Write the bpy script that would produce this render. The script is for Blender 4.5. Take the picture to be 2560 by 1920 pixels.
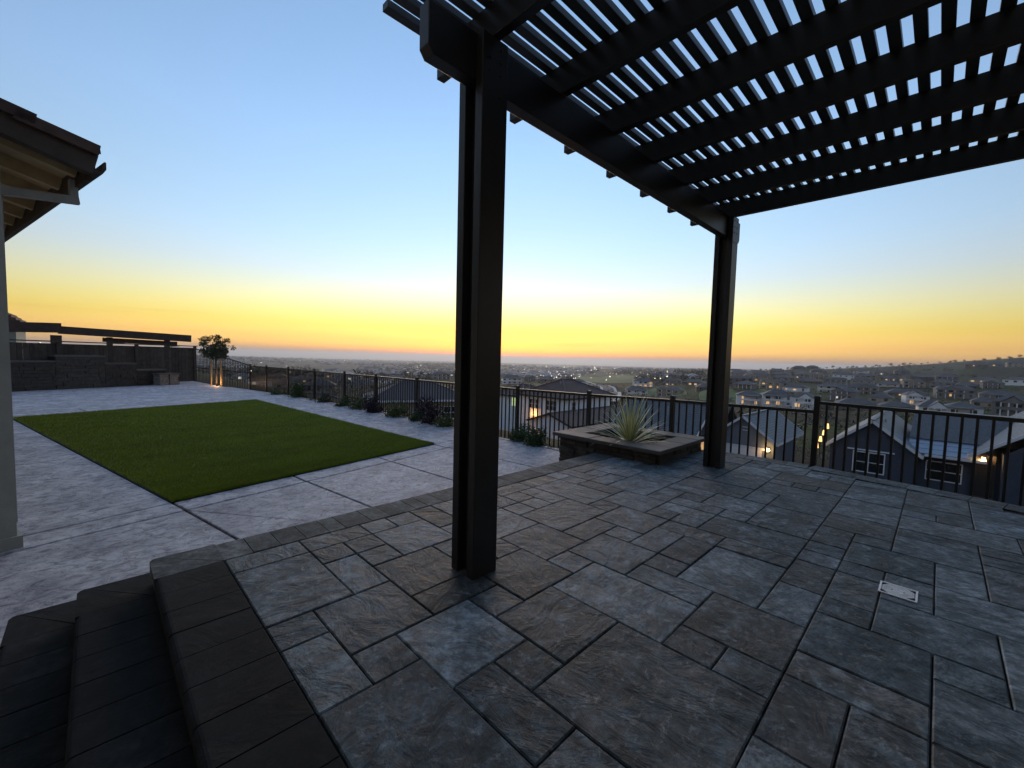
import bpy, bmesh, math, random
import numpy as np
from mathutils import Vector, Matrix

for o in list(bpy.data.objects):
    bpy.data.objects.remove(o, do_unlink=True)
SC = bpy.context.scene
COL = SC.collection
rnd = random.Random(7)
R = math.radians

# ------------------------------------------------------------------ camera
CAM_LOC = Vector((0.0, 0.0, 1.13))
c_right = Vector((0.7121787, -0.7015260, 0.0257432))
c_down = Vector((-0.0245921, -0.0615807, -0.9977991))
c_fwd = Vector((0.7015673, 0.7099782, -0.0611085))
cam_d = bpy.data.cameras.new('camera')
cam = bpy.data.objects.new('camera', cam_d)
COL.objects.link(cam)
m3 = Matrix((c_right, -c_down, -c_fwd)).transposed()
cam.matrix_world = Matrix.Translation(CAM_LOC) @ m3.to_4x4()
cam_d.sensor_fit = 'HORIZONTAL'
cam_d.sensor_width = 36.0
cam_d.lens = 36.0 * 1054.0 / 2560.0
cam_d.clip_start = 0.05
cam_d.clip_end = 60000.0
SC.camera = cam

# ------------------------------------------------------------------ sky, sun, exposure
SUN_AZ = R(47.0)          # the sun has just gone down behind the near pergola post
SUN_EL = R(-1.8)
SKY_STRENGTH = 0.15
EXPOSURE = 4.15
HAZE_DENSITY = 1.3e-4
world = bpy.data.worlds.new('World')
SC.world = world
world.use_nodes = True
wn, wl = world.node_tree.nodes, world.node_tree.links
wn.clear()
w_out = wn.new('ShaderNodeOutputWorld')
w_bg = wn.new('ShaderNodeBackground')
w_sky = wn.new('ShaderNodeTexSky')
w_sky.sky_type = 'NISHITA'
w_sky.sun_disc = False
w_sky.sun_elevation = SUN_EL
w_sky.sun_rotation = math.pi / 2 - SUN_AZ
w_sky.altitude = 200.0
w_sky.air_density = 1.0
w_sky.dust_density = 1.2
w_sky.ozone_density = 1.6
w_bg.inputs['Strength'].default_value = SKY_STRENGTH
# evening air: deeper blue overhead, warm pink dust along the horizon, a few thin streaks of cloud
w_tc = wn.new('ShaderNodeTexCoord')
w_sep = wn.new('ShaderNodeSeparateXYZ')
wl.new(w_tc.outputs['Generated'], w_sep.inputs[0])
w_tint = wn.new('ShaderNodeValToRGB')
SKY_TINT = [(0.0, (1.2, 1.8, 2.1)), (0.018, (1.15, 1.50, 1.5)), (0.035, (0.98, 1.02, 0.74)), (0.06, (0.92, 0.90, 0.42)), (0.09, (0.96, 0.90, 0.50)),
            (0.125, (1.0, 0.92, 0.68)), (0.175, (0.97, 0.95, 0.90)), (0.24, (0.99, 1.06, 1.04)), (0.33, (1.07, 1.18, 1.12)), (0.42, (1.16, 1.31, 1.28)), (0.6, (1.22, 1.42, 1.36))]
el_ = w_tint.color_ramp.elements
while len(el_) < len(SKY_TINT):
    el_.new(0.5)
for e_, (p_, c_) in zip(el_, SKY_TINT):
    e_.position = p_
    e_.color = (c_[0] / 2.2, c_[1] / 2.2, c_[2] / 2.2, 1)
wl.new(w_sep.outputs[2], w_tint.inputs[0])
w_mul = wn.new('ShaderNodeMix')
w_mul.data_type, w_mul.blend_type = 'RGBA', 'MULTIPLY'
w_mul.inputs[0].default_value = 1.0
wl.new(w_sky.outputs[0], w_mul.inputs[6])
wl.new(w_tint.outputs[0], w_mul.inputs[7])
w_gain = wn.new('ShaderNodeMix')
w_gain.data_type, w_gain.blend_type = 'RGBA', 'MULTIPLY'
w_gain.clamp_result = False
w_gain.inputs[0].default_value = 1.0
w_gain.inputs[7].default_value = (2.2, 2.2, 2.2, 1)
wl.new(w_mul.outputs[2], w_gain.inputs[6])
w_dust = wn.new('ShaderNodeValToRGB')
w_dust.color_ramp.elements[0].position, w_dust.color_ramp.elements[0].color = 0.012, (0.05, 0.055, 0.05, 1)
w_dust.color_ramp.elements[1].position, w_dust.color_ramp.elements[1].color = 0.07, (0, 0, 0, 1)
wl.new(w_sep.outputs[2], w_dust.inputs[0])
w_add = wn.new('ShaderNodeMix')
w_add.data_type, w_add.blend_type = 'RGBA', 'ADD'
w_add.inputs[0].default_value = 1.0
wl.new(w_gain.outputs[2], w_add.inputs[6])
wl.new(w_dust.outputs[0], w_add.inputs[7])
w_map = wn.new('ShaderNodeMapping')
w_map.inputs['Scale'].default_value = (2.2, 2.2, 120.0)
w_map.inputs['Location'].default_value = (3.1, 0.4, 7.7)
wl.new(w_tc.outputs['Generated'], w_map.inputs[0])
w_noi = wn.new('ShaderNodeTexNoise')
w_noi.inputs['Scale'].default_value = 2.0
w_noi.inputs['Detail'].default_value = 3.0
wl.new(w_map.outputs[0], w_noi.inputs['Vector'])
w_cr = wn.new('ShaderNodeValToRGB')
w_cr.color_ramp.elements[0].position, w_cr.color_ramp.elements[0].color = 0.60, (1, 1, 1, 1)
w_cr.color_ramp.elements[1].position, w_cr.color_ramp.elements[1].color = 0.76, (0.86, 0.80, 0.92, 1)
wl.new(w_noi.outputs['Fac'], w_cr.inputs[0])
w_band = wn.new('ShaderNodeValToRGB')
bands = [(0.015, 0.0), (0.03, 1.0), (0.075, 0.7), (0.10, 0.0)]
be = w_band.color_ramp.elements
while len(be) < 4:
    be.new(0.5)
for e_, (p_, v_) in zip(be, bands):
    e_.position, e_.color = p_, (v_, v_, v_, 1)
wl.new(w_sep.outputs[2], w_band.inputs[0])
w_cl = wn.new('ShaderNodeMix')
w_cl.data_type, w_cl.blend_type = 'RGBA', 'MULTIPLY'
wl.new(w_band.outputs[0], w_cl.inputs[0])
wl.new(w_add.outputs[2], w_cl.inputs[6])
wl.new(w_cr.outputs[0], w_cl.inputs[7])
wl.new(w_cl.outputs[2], w_bg.inputs[0])
wl.new(w_bg.outputs[0], w_out.inputs[0])
sun_d = bpy.data.lights.new('sun', 'SUN')
sun_d.energy = 0.085
sun_d.angle = R(45)
sun_d.color = (1.0, 0.72, 0.50)
sun = bpy.data.objects.new('sun', sun_d)
COL.objects.link(sun)
sun.rotation_euler = (Vector((math.cos(SUN_AZ), math.sin(SUN_AZ), math.sin(R(9.0))))).to_track_quat('Z', 'Y').to_euler()
vs = SC.view_settings
vs.view_transform = 'Standard'
vs.look = 'None'
vs.exposure = EXPOSURE
vs.gamma = 1.0
SC.cycles.use_denoising = True
SC.cycles.max_bounces = 8
SC.cycles.volume_bounces = 0

# ------------------------------------------------------------------ materials
MATS = {}


def nodes_of(name):
    m = bpy.data.materials.new(name)
    m.use_nodes = True
    nt = m.node_tree
    b = nt.nodes['Principled BSDF']
    MATS[name] = m
    return m, nt, b


def N(nt, kind, **kw):
    n = nt.nodes.new(kind)
    for k, v in kw.items():
        setattr(n, k, v)
    return n


def ramp(nt, fac, stops):
    r = N(nt, 'ShaderNodeValToRGB')
    e = r.color_ramp.elements
    while len(e) < len(stops):
        e.new(0.5)
    for el, (p, c) in zip(e, stops):
        el.position = p
        el.color = (c[0], c[1], c[2], 1.0)
    nt.links.new(fac, r.inputs[0])
    return r.outputs[0]


def noise(nt, vec, scale, detail=4.0, rough=0.6, dist=0.0):
    n = N(nt, 'ShaderNodeTexNoise')
    n.inputs['Scale'].default_value = scale
    n.inputs['Detail'].default_value = detail
    n.inputs['Roughness'].default_value = rough
    n.inputs['Distortion'].default_value = dist
    if vec is not None:
        nt.links.new(vec, n.inputs['Vector'])
    return n.outputs['Fac']


def mixc(nt, fac, a, b, blend='MIX'):
    m = N(nt, 'ShaderNodeMix', data_type='RGBA', blend_type=blend)
    for i, v in ((0, fac), (6, a), (7, b)):
        if hasattr(v, 'is_linked'):
            nt.links.new(v, m.inputs[i])
        elif isinstance(v, (int, float)):
            m.inputs[i].default_value = v
        else:
            m.inputs[i].default_value = (v[0], v[1], v[2], 1.0)
    return m.outputs[2]


def math_(nt, op, a, b=0.5, c=None):
    m = N(nt, 'ShaderNodeMath', operation=op)
    for i, v in enumerate((a, b) if c is None else (a, b, c)):
        if hasattr(v, 'is_linked'):
            nt.links.new(v, m.inputs[i])
        else:
            m.inputs[i].default_value = v
    return m.outputs[0]


def bump(nt, b, h, strength=0.4, dist=0.01, prev=None):
    n = N(nt, 'ShaderNodeBump')
    n.inputs['Strength'].default_value = strength
    n.inputs['Distance'].default_value = dist
    nt.links.new(h, n.inputs['Height'])
    if prev is not None:
        nt.links.new(prev, n.inputs['Normal'])
    nt.links.new(n.outputs[0], b.inputs['Normal'])
    return n.outputs[0]


def pos(nt):
    return N(nt, 'ShaderNodeNewGeometry').outputs['Position']


def scaled(nt, v, s, rot=None):
    m = N(nt, 'ShaderNodeMapping')
    m.inputs['Scale'].default_value = s
    if rot:
        m.inputs['Rotation'].default_value = rot
    nt.links.new(v, m.inputs[0])
    return m.outputs[0]


def plain(name, c, rough=0.6, var=0.25, scale=3.0, bmp=0.2, bscale=40.0, metal=0.0, spec=0.4, per_object=0.0):
    """A surface of one colour with mottling, fine relief and a little change from object to object."""
    m, nt, b = nodes_of(name)
    p = pos(nt)
    f = noise(nt, p, scale, 5, 0.65)
    lo = [x * (1 - var) for x in c]
    hi = [min(1, x * (1 + var)) for x in c]
    col = ramp(nt, f, [(0.3, lo), (0.7, hi)])
    if per_object:
        oi = N(nt, 'ShaderNodeObjectInfo').outputs['Random']
        col = mixc(nt, 1.0, col, ramp(nt, oi, [(0, [1 - per_object] * 3), (1, [1 + per_object] * 3)]), 'MULTIPLY')
    nt.links.new(col, b.inputs['Base Color'])
    b.inputs['Roughness'].default_value = rough
    b.inputs['Metallic'].default_value = metal
    b.inputs['Specular IOR Level'].default_value = spec
    if bmp:
        bump(nt, b, noise(nt, p, bscale, 4, 0.7), bmp, 0.004)
    return m


def glow(name, c, strength):
    m, nt, b = nodes_of(name)
    b.inputs['Base Color'].default_value = (0.8, 0.7, 0.5, 1)
    b.inputs['Emission Color'].default_value = (c[0], c[1], c[2], 1)
    b.inputs['Emission Strength'].default_value = strength
    return m


def slate_material(name, stops, light, rough=0.5, grain=1.0):
    m, nt, b = nodes_of(name)
    p = pos(nt)
    oi = N(nt, 'ShaderNodeObjectInfo')
    rv = oi.outputs['Random']
    vr = N(nt, 'ShaderNodeVectorRotate', rotation_type='Z_AXIS')
    nt.links.new(p, vr.inputs['Vector'])
    nt.links.new(math_(nt, 'MULTIPLY', rv, 40.0), vr.inputs['Angle'])
    q = vr.outputs[0]
    tint = ramp(nt, rv, stops)
    rv2 = math_(nt, 'FRACT', math_(nt, 'MULTIPLY', rv, 17.31))
    tint2 = ramp(nt, rv2, stops)
    blot = noise(nt, q, 7.5, 7, 0.72, 0.6)
    col = mixc(nt, ramp(nt, blot, [(0.50, (0, 0, 0)), (0.58, (0.85, 0.85, 0.85))]), tint, tint2)
    rv3 = math_(nt, 'FRACT', math_(nt, 'MULTIPLY', rv, 53.77))
    col = mixc(nt, 1.0, col, ramp(nt, rv3, [(0, (0.70,) * 3), (0.7, (1.0,) * 3), (1, (1.40,) * 3)]), 'MULTIPLY')
    cloud = noise(nt, q, 15.0, 9, 0.74, 0.15)
    col = mixc(nt, 1.0, col, ramp(nt, cloud, [(0.36, (0.34,) * 3), (0.5, (0.92,) * 3), (0.62, (1.75,) * 3)]), 'MULTIPLY')
    scuff = noise(nt, scaled(nt, q, (8, 5, 8)), 3.2, 10, 0.80, 0.35)
    big = noise(nt, p, 4.2, 5, 0.6, 0.2)
    col = mixc(nt, 1.0, col, ramp(nt, big, [(0.36, (0.38, 0.47, 0.50)), (0.5, (0.76, 0.88, 0.94)), (0.64, (1.10, 1.24, 1.34))]), 'MULTIPLY')
    col = mixc(nt, ramp(nt, scuff, [(0.54, (0, 0, 0)), (0.66, (0.50,) * 3)]), col, light)
    nt.links.new(col, b.inputs['Base Color'])
    rr = ramp(nt, cloud, [(0.25, (rough + 0.02,) * 3), (0.75, (rough + 0.30,) * 3)])
    nt.links.new(rr, b.inputs['Roughness'])
    b.inputs['Specular IOR Level'].default_value = 0.26
    cleft = noise(nt, scaled(nt, q, (2.8, 4.6, 3.0)), 1.8, 6, 0.58, 0.6)
    terr = math_(nt, 'ADD', math_(nt, 'MULTIPLY', math_(nt, 'SNAP', cleft, 0.045), 0.9), math_(nt, 'MULTIPLY', cleft, 0.5))
    n1 = bump(nt, b, terr, 1.0 * grain, 0.036)
    bump(nt, b, noise(nt, q, 90.0, 5, 0.7), 0.30 * grain, 0.004, n1)
    return m


slate_material('paver_slate', [(0.0, (0.085, 0.100, 0.112)), (0.12, (0.150, 0.160, 0.168)), (0.24, (0.046, 0.056, 0.058)), (0.36, (0.104, 0.090, 0.082)),
                               (0.48, (0.098, 0.112, 0.122)), (0.60, (0.058, 0.068, 0.072)), (0.72, (0.118, 0.103, 0.095)), (0.84, (0.155, 0.163, 0.170)), (1.0, (0.200, 0.208, 0.216))], (0.42, 0.44, 0.47))
slate_material('coping_brick', [(0.0, (0.120, 0.108, 0.096)), (0.5, (0.140, 0.126, 0.112)), (1.0, (0.105, 0.100, 0.094))], (0.22, 0.21, 0.20), 0.65, 0.3)
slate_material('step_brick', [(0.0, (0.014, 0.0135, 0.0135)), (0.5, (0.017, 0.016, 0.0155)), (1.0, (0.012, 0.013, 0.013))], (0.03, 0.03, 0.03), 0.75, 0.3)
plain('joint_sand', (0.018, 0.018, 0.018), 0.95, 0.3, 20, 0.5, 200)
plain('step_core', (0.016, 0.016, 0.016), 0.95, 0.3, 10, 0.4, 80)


def concrete_material():
    m, nt, b = nodes_of('stamped_concrete')
    p = pos(nt)
    st = noise(nt, scaled(nt, p, (1, 1.3, 1), (0, 0, R(12))), 1.7, 7, 0.66, 0.6)
    vein = noise(nt, scaled(nt, p, (1.0, 1.25, 1), (0, 0, R(20))), 8.5, 12, 0.80, 0.9)
    col = ramp(nt, st, [(0.32, (0.43, 0.415, 0.45)), (0.5, (0.55, 0.535, 0.56)), (0.68, (0.68, 0.665, 0.68))])
    col = mixc(nt, 1.0, col, ramp(nt, vein, [(0.38, (0.26, 0.255, 0.30)), (0.45, (0.66, 0.65, 0.70)), (0.52, (1.02,) * 3), (0.61, (1.22,) * 3)]), 'MULTIPLY')
    broad = noise(nt, scaled(nt, p, (1.6, 1.0, 1), (0, 0, R(12))), 2.6, 6, 0.62, 0.4)
    col = mixc(nt, 1.0, col, ramp(nt, broad, [(0.36, (0.66, 0.66, 0.69)), (0.5, (0.86, 0.86, 0.87)), (0.62, (0.99,) * 3)]), 'MULTIPLY')
    nt.links.new(col, b.inputs['Base Color'])
    nt.links.new(ramp(nt, vein, [(0.3, (0.55,) * 3), (0.7, (0.75,) * 3)]), b.inputs['Roughness'])
    b.inputs['Specular IOR Level'].default_value = 0.5
    t = math_(nt, 'ADD', math_(nt, 'SNAP', vein, 0.07), math_(nt, 'MULTIPLY', vein, 0.4))
    n1 = bump(nt, b, t, 0.8, 0.025)
    bump(nt, b, noise(nt, p, 120, 4, 0.7), 0.2, 0.003, n1)


concrete_material()
plain('dark_metal', (0.017, 0.0155, 0.0145), 0.42, 0.25, 6, 0.12, 120, spec=0.5)
plain('slat_metal_skylit', (0.050, 0.050, 0.050), 0.40, 0.2, 6, 0.12, 120, spec=0.5)  # same pergola metal, lightened: skylight on the slat sides put into the colour
plain('fence_metal', (0.016, 0.014, 0.013), 0.38, 0.3, 8, 0.1, 150, spec=0.5)
plain('steel', (0.32, 0.32, 0.32), 0.4, 0.2, 20, 0.1, 200, 0.7)
plain('grate_white', (0.90, 0.91, 0.92), 0.5, 0.08, 30, 0.1, 300)
plain('void_black', (0.006, 0.006, 0.006), 0.9, 0.1, 20, 0.0)
plain('ledge_stone', (0.052, 0.042, 0.034), 0.75, 0.45, 9, 0.7, 45, per_object=0.45)
plain('cap_stone', (0.092, 0.082, 0.074), 0.65, 0.25, 12, 0.35, 90, per_object=0.15)
plain('soil', (0.028, 0.021, 0.016), 0.95, 0.5, 20, 0.8, 60)
plain('pebble', (0.12, 0.11, 0.10), 0.6, 0.4, 30, 0.2, 100, per_object=0.5)
plain('turf_base', (0.10, 0.12, 0.006), 0.9, 0.4, 25, 0.6, 120)
plain('stucco', (0.34, 0.34, 0.30), 0.9, 0.12, 5, 0.5, 120)
plain('stucco_beige', (0.44, 0.38, 0.26), 0.9, 0.15, 5, 0.5, 120)
plain('eave_tan', (0.46, 0.37, 0.22), 0.8, 0.15, 8, 0.3, 60)
plain('trim_grey', (0.30, 0.31, 0.31), 0.6, 0.15, 8, 0.2, 80)
plain('fascia_brown', (0.055, 0.040, 0.032), 0.7, 0.25, 8, 0.3, 60)
plain('clay_tile', (0.085, 0.052, 0.045), 0.8, 0.4, 9, 0.5, 50, per_object=0.3)
plain('fence_wood', (0.060, 0.047, 0.038), 0.85, 0.35, 6, 0.5, 50, per_object=0.25)
plain('patio_wood', (0.075, 0.050, 0.040), 0.8, 0.3, 6, 0.4, 40)
plain('bark', (0.11, 0.085, 0.06), 0.9, 0.4, 20, 0.8, 60)
plain('stake_wood', (0.30, 0.22, 0.12), 0.85, 0.25, 10, 0.4, 60)
for nm, c in (('leaf_dark', (0.032, 0.050, 0.020)), ('leaf_green', (0.050, 0.090, 0.028)), ('leaf_yellow', (0.110, 0.130, 0.045)),
              ('leaf_purple', (0.030, 0.018, 0.026)), ('leaf_hill', (0.018, 0.024, 0.011))):
    plain(nm, c, 0.6, 0.5, 14, 0.0)


def sword_leaf_material():
    m, nt, b = nodes_of('sword_leaf')
    uv = N(nt, 'ShaderNodeUVMap').outputs[0]
    sx = N(nt, 'ShaderNodeSeparateXYZ')
    nt.links.new(uv, sx.inputs[0])
    edge = math_(nt, 'ABSOLUTE', math_(nt, 'SUBTRACT', sx.outputs[0], 0.5))
    col = ramp(nt, edge, [(0.10, (0.24, 0.28, 0.10)), (0.22, (0.66, 0.64, 0.36)), (0.5, (0.74, 0.70, 0.44))])
    nt.links.new(col, b.inputs['Base Color'])
    b.inputs['Roughness'].default_value = 0.45


sword_leaf_material()
plain('wall_white', (0.76, 0.76, 0.76), 0.85, 0.06, 2, 0.1, 30)
plain('wall_cream', (0.30, 0.255, 0.20), 0.85, 0.10, 1, 0.1, 30)
plain('wall_grey', (0.17, 0.165, 0.16), 0.85, 0.12, 1, 0.1, 30)
plain('wall_taupe', (0.12, 0.10, 0.09), 0.85, 0.12, 1, 0.1, 30)
plain('wall_navy', (0.052, 0.062, 0.085), 0.8, 0.12, 2, 0.1, 30)
plain('wall_slate_blue', (0.14, 0.165, 0.20), 0.8, 0.08, 2, 0.1, 30)
plain('trim_white', (0.66, 0.67, 0.69), 0.6, 0.05, 5, 0.05, 60)
plain('roof_tile_brown', (0.105, 0.070, 0.064), 0.75, 0.35, 6, 0.3, 30)
plain('roof_tile_lilac', (0.150, 0.130, 0.135), 0.75, 0.3, 6, 0.3, 30)
plain('roof_shingle', (0.125, 0.130, 0.140), 0.55, 0.3, 5, 0.3, 25)
plain('roof_metal', (0.30, 0.33, 0.38), 0.35, 0.1, 4, 0.05, 25, 0.5)
plain('roof_grey', (0.085, 0.080, 0.082), 0.7, 0.3, 0.6, 0.0)
plain('meadow_grass', (0.070, 0.110, 0.022), 0.9, 0.45, 0.05, 0.0)
plain('asphalt', (0.070, 0.070, 0.072), 0.85, 0.2, 1, 0.2, 20)
plain('kerb', (0.48, 0.47, 0.45), 0.85, 0.15, 2, 0.2, 20)
plain('door_dark', (0.02, 0.018, 0.016), 0.6, 0.2, 5, 0.1, 40)
mg, ntg, bg_ = nodes_of('window_glass')
bg_.inputs['Base Color'].default_value = (0.015, 0.018, 0.022, 1)
bg_.inputs['Roughness'].default_value = 0.06
bg_.inputs['Specular IOR Level'].default_value = 0.8
LAMP = 0.06
glow('window_warm', (1.0, 0.55, 0.20), LAMP * 0.55)
glow('window_white', (1.0, 0.95, 0.82), LAMP * 0.7)
glow('window_green', (0.75, 1.0, 0.35), LAMP * 0.55)
glow('lamp_warm', (1.0, 0.50, 0.13), LAMP * 2.6)
glow('lamp_white', (1.0, 0.93, 0.80), LAMP * 6)
glow('town_light', (1.0, 0.86, 0.62), LAMP * 9)


def terrain_material():
    m, nt, b = nodes_of('hillside')
    p = pos(nt)
    f1 = noise(nt, p, 0.012, 6, 0.6, 0.6)
    f2 = noise(nt, p, 0.16, 9, 0.75)
    col = ramp(nt, f1, [(0.36, (0.028, 0.022, 0.016)), (0.46, (0.018, 0.020, 0.010)), (0.56, (0.030, 0.046, 0.009)), (0.66, (0.040, 0.040, 0.015))])
    col = mixc(nt, 1.0, col, ramp(nt, f2, [(0.35, (0.30,) * 3), (0.65, (1.8,) * 3)]), 'MULTIPLY')
    far = noise(nt, scaled(nt, p, (1, 1, 0.02)), 0.0011, 9, 0.62, 0.5)
    fcol = ramp(nt, far, [(0.34, (0.030, 0.034, 0.024)), (0.46, (0.055, 0.054, 0.044)), (0.53, (0.045, 0.050, 0.030)), (0.60, (0.10, 0.105, 0.06)), (0.72, (0.085, 0.08, 0.075))])
    ln = N(nt, 'ShaderNodeVectorMath', operation='LENGTH')
    nt.links.new(p, ln.inputs[0])
    k = ramp(nt, math_(nt, 'DIVIDE', ln.outputs['Value'], 3000.0), [(0.25, (0, 0, 0)), (0.5, (1, 1, 1))])
    nt.links.new(mixc(nt, k, col, fcol), b.inputs['Base Color'])
    b.inputs['Roughness'].default_value = 0.95
    b.inputs['Specular IOR Level'].default_value = 0.1


terrain_material()


# ------------------------------------------------------------------ builders
class MB:
    """Collects shapes into one mesh."""

    def __init__(self):
        self.v, self.f, self.uv = [], [], None

    def add(self, vs_, fs_):
        o = len(self.v)
        self.v += [tuple(x) for x in vs_]
        self.f += [tuple(i + o for i in f) for f in fs_]

    def box(self, x0, x1, y0, y1, z0, z1):
        self.add([(x0, y0, z0), (x1, y0, z0), (x1, y1, z0), (x0, y1, z0), (x0, y0, z1), (x1, y0, z1), (x1, y1, z1), (x0, y1, z1)],
                 [(0, 3, 2, 1), (4, 5, 6, 7), (0, 1, 5, 4), (1, 2, 6, 5), (2, 3, 7, 6), (3, 0, 4, 7)])

    def bevel_box(self, x0, x1, y0, y1, z0, z1, b):
        """Box whose four top edges are chamfered."""
        self.add([(x0, y0, z0), (x1, y0, z0), (x1, y1, z0), (x0, y1, z0),
                  (x0, y0, z1 - b), (x1, y0, z1 - b), (x1, y1, z1 - b), (x0, y1, z1 - b),
                  (x0 + b, y0 + b, z1), (x1 - b, y0 + b, z1), (x1 - b, y1 - b, z1), (x0 + b, y1 - b, z1)],
                 [(0, 3, 2, 1), (0, 1, 5, 4), (1, 2, 6, 5), (2, 3, 7, 6), (3, 0, 4, 7),
                  (4, 5, 9, 8), (5, 6, 10, 9), (6, 7, 11, 10), (7, 4, 8, 11), (8, 9, 10, 11)])

    def prism(self, poly, z0, z1):
        n = len(poly)
        self.add([(x, y, z0) for x, y in poly] + [(x, y, z1) for x, y in poly],
                 [tuple(range(n - 1, -1, -1)), tuple(range(n, 2 * n))] + [(i, (i + 1) % n, n + (i + 1) % n, n + i) for i in range(n)])

    def bar(self, a, b, w, h, up=(0, 0, 1)):
        """Rectangular bar from a to b, w wide and h high, centred."""
        a, b = Vector(a), Vector(b)
        d = (b - a).normalized()
        s = d.cross(Vector(up))
        s = s.normalized() if s.length > 1e-6 else Vector((1, 0, 0))
        t = s.cross(d).normalized()
        vs_ = []
        for p in (a, b):
            for i, j in ((-1, -1), (1, -1), (1, 1), (-1, 1)):
                vs_.append(p + s * (i * w / 2) + t * (j * h / 2))
        self.add(vs_, [(3, 2, 1, 0), (4, 5, 6, 7), (0, 1, 5, 4), (1, 2, 6, 5), (2, 3, 7, 6), (3, 0, 4, 7)])

    def tube(self, a, b, r0, r1, n=8):
        a, b = Vector(a), Vector(b)
        d = (b - a).normalized()
        s = d.orthogonal().normalized()
        t = d.cross(s)
        vs_ = []
        for p, r in ((a, r0), (b, r1)):
            for i in range(n):
                an = 2 * math.pi * i / n
                vs_.append(p + s * (r * math.cos(an)) + t * (r * math.sin(an)))
        self.add(vs_, [tuple(range(n - 1, -1, -1)), tuple(range(n, 2 * n))] + [(i, (i + 1) % n, n + (i + 1) % n, n + i) for i in range(n)])

    def mesh(self, name):
        me = bpy.data.meshes.new(name)
        me.from_pydata(self.v, [], self.f)
        me.validate()
        me.update()
        return me

    def build(self, name, mat, parent=None, loc=(0, 0, 0), rz=0.0):
        return obj(name, self.mesh(name), mat, parent, loc, rz)


def obj(name, me, mat, parent=None, loc=(0, 0, 0), rz=0.0):
    if mat is not None and not me.materials:
        me.materials.append(MATS[mat])
    o = bpy.data.objects.new(name, me)
    COL.objects.link(o)
    o.parent = parent
    o.location = loc
    o.rotation_euler = (0, 0, rz)
    return o


def tag(o, label=None, cat=None, group=None, kind=None):
    if label:
        o['label'] = label
    if cat:
        o['category'] = cat
    if group:
        o['group'] = group
    if kind:
        o['kind'] = kind
    return o


def empty(name, loc=(0, 0, 0), rz=0.0, label=None, cat=None, group=None, kind=None, parent=None):
    o = bpy.data.objects.new(name, None)
    COL.objects.link(o)
    o.location = loc
    o.rotation_euler = (0, 0, rz)
    o.parent = parent
    o.empty_display_size = 0.1
    return tag(o, label, cat, group, kind)


def box_obj(name, mat, parent, x0, x1, y0, y1, z0, z1, **kw):
    m = MB()
    m.box(x0, x1, y0, y1, z0, z1)
    return m.build(name, mat, parent, **kw)


def point_light(name, loc, energy, parent, color=(1.0, 0.6, 0.25), radius=0.03):
    ld = bpy.data.lights.new(name, 'POINT')
    ld.energy = energy
    ld.color = color
    ld.shadow_soft_size = radius
    o = bpy.data.objects.new(name, ld)
    COL.objects.link(o)
    o.parent = parent
    o.location = loc
    return o


# ------------------------------------------------------------------ terrain
TERRAIN_PROFILES = [
    (-5.13, [(60, -9.0), (278, -18.4), (462, -18.8), (648, -11.2), (925, 3.1), (1295, 29.5), (1850, 38.4), (30000, -206.9)]),
    (-0.02, [(60, -9.0), (278, -20.5), (462, -21.0), (648, -13.5), (925, -3.1), (1295, 14.1), (1850, 17.2), (30000, -236.9)]),
    (7.54, [(60, -10.0), (259, -19.3), (426, -21.3), (610, -17.3), (888, -7.8), (1110, -2.5), (1480, -9.3), (8000, -78.9), (30000, -299.1)]),
    (17.02, [(60, -10.0), (240, -20.1), (370, -18.9), (555, -17.8), (740, -16.0), (962, -12.4), (1295, -20.3), (2700, -34.5), (8000, -77.7), (30000, -244.7)]),
    (26.09, [(60, -11.0), (278, -21.5), (426, -22.9), (555, -27.2), (703, -25.3), (1036, -31.3), (2200, -40.1), (8000, -98.9), (30000, -266.8)]),
    (34.68, [(60, -11.0), (240, -18.5), (462, -25.3), (832, -33.3), (1295, -42.7), (2200, -42.6), (8000, -98.4), (30000, -260.6)]),
    (44.33, [(60, -11.5), (222, -17.6), (370, -22.4), (740, -33.2), (1665, -55.7), (2600, -55.5), (8000, -97.5), (30000, -269.3)]),
    (53.51, [(60, -11.5), (222, -16.9), (555, -29.3), (1480, -52.2), (2500, -51.4), (8000, -91.9), (30000, -257.7)]),
    (67.11, [(60, -11.0), (222, -18.5), (555, -28.4), (1480, -51.4), (2500, -54.6), (6000, -74.7), (30000, -246.1)]),
    (81.87, [(60, -11.0), (278, -18.5), (740, -26.9), (1850, -40.6), (3000, -40.3), (9000, -82.1), (30000, -208.0)]),
]
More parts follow.
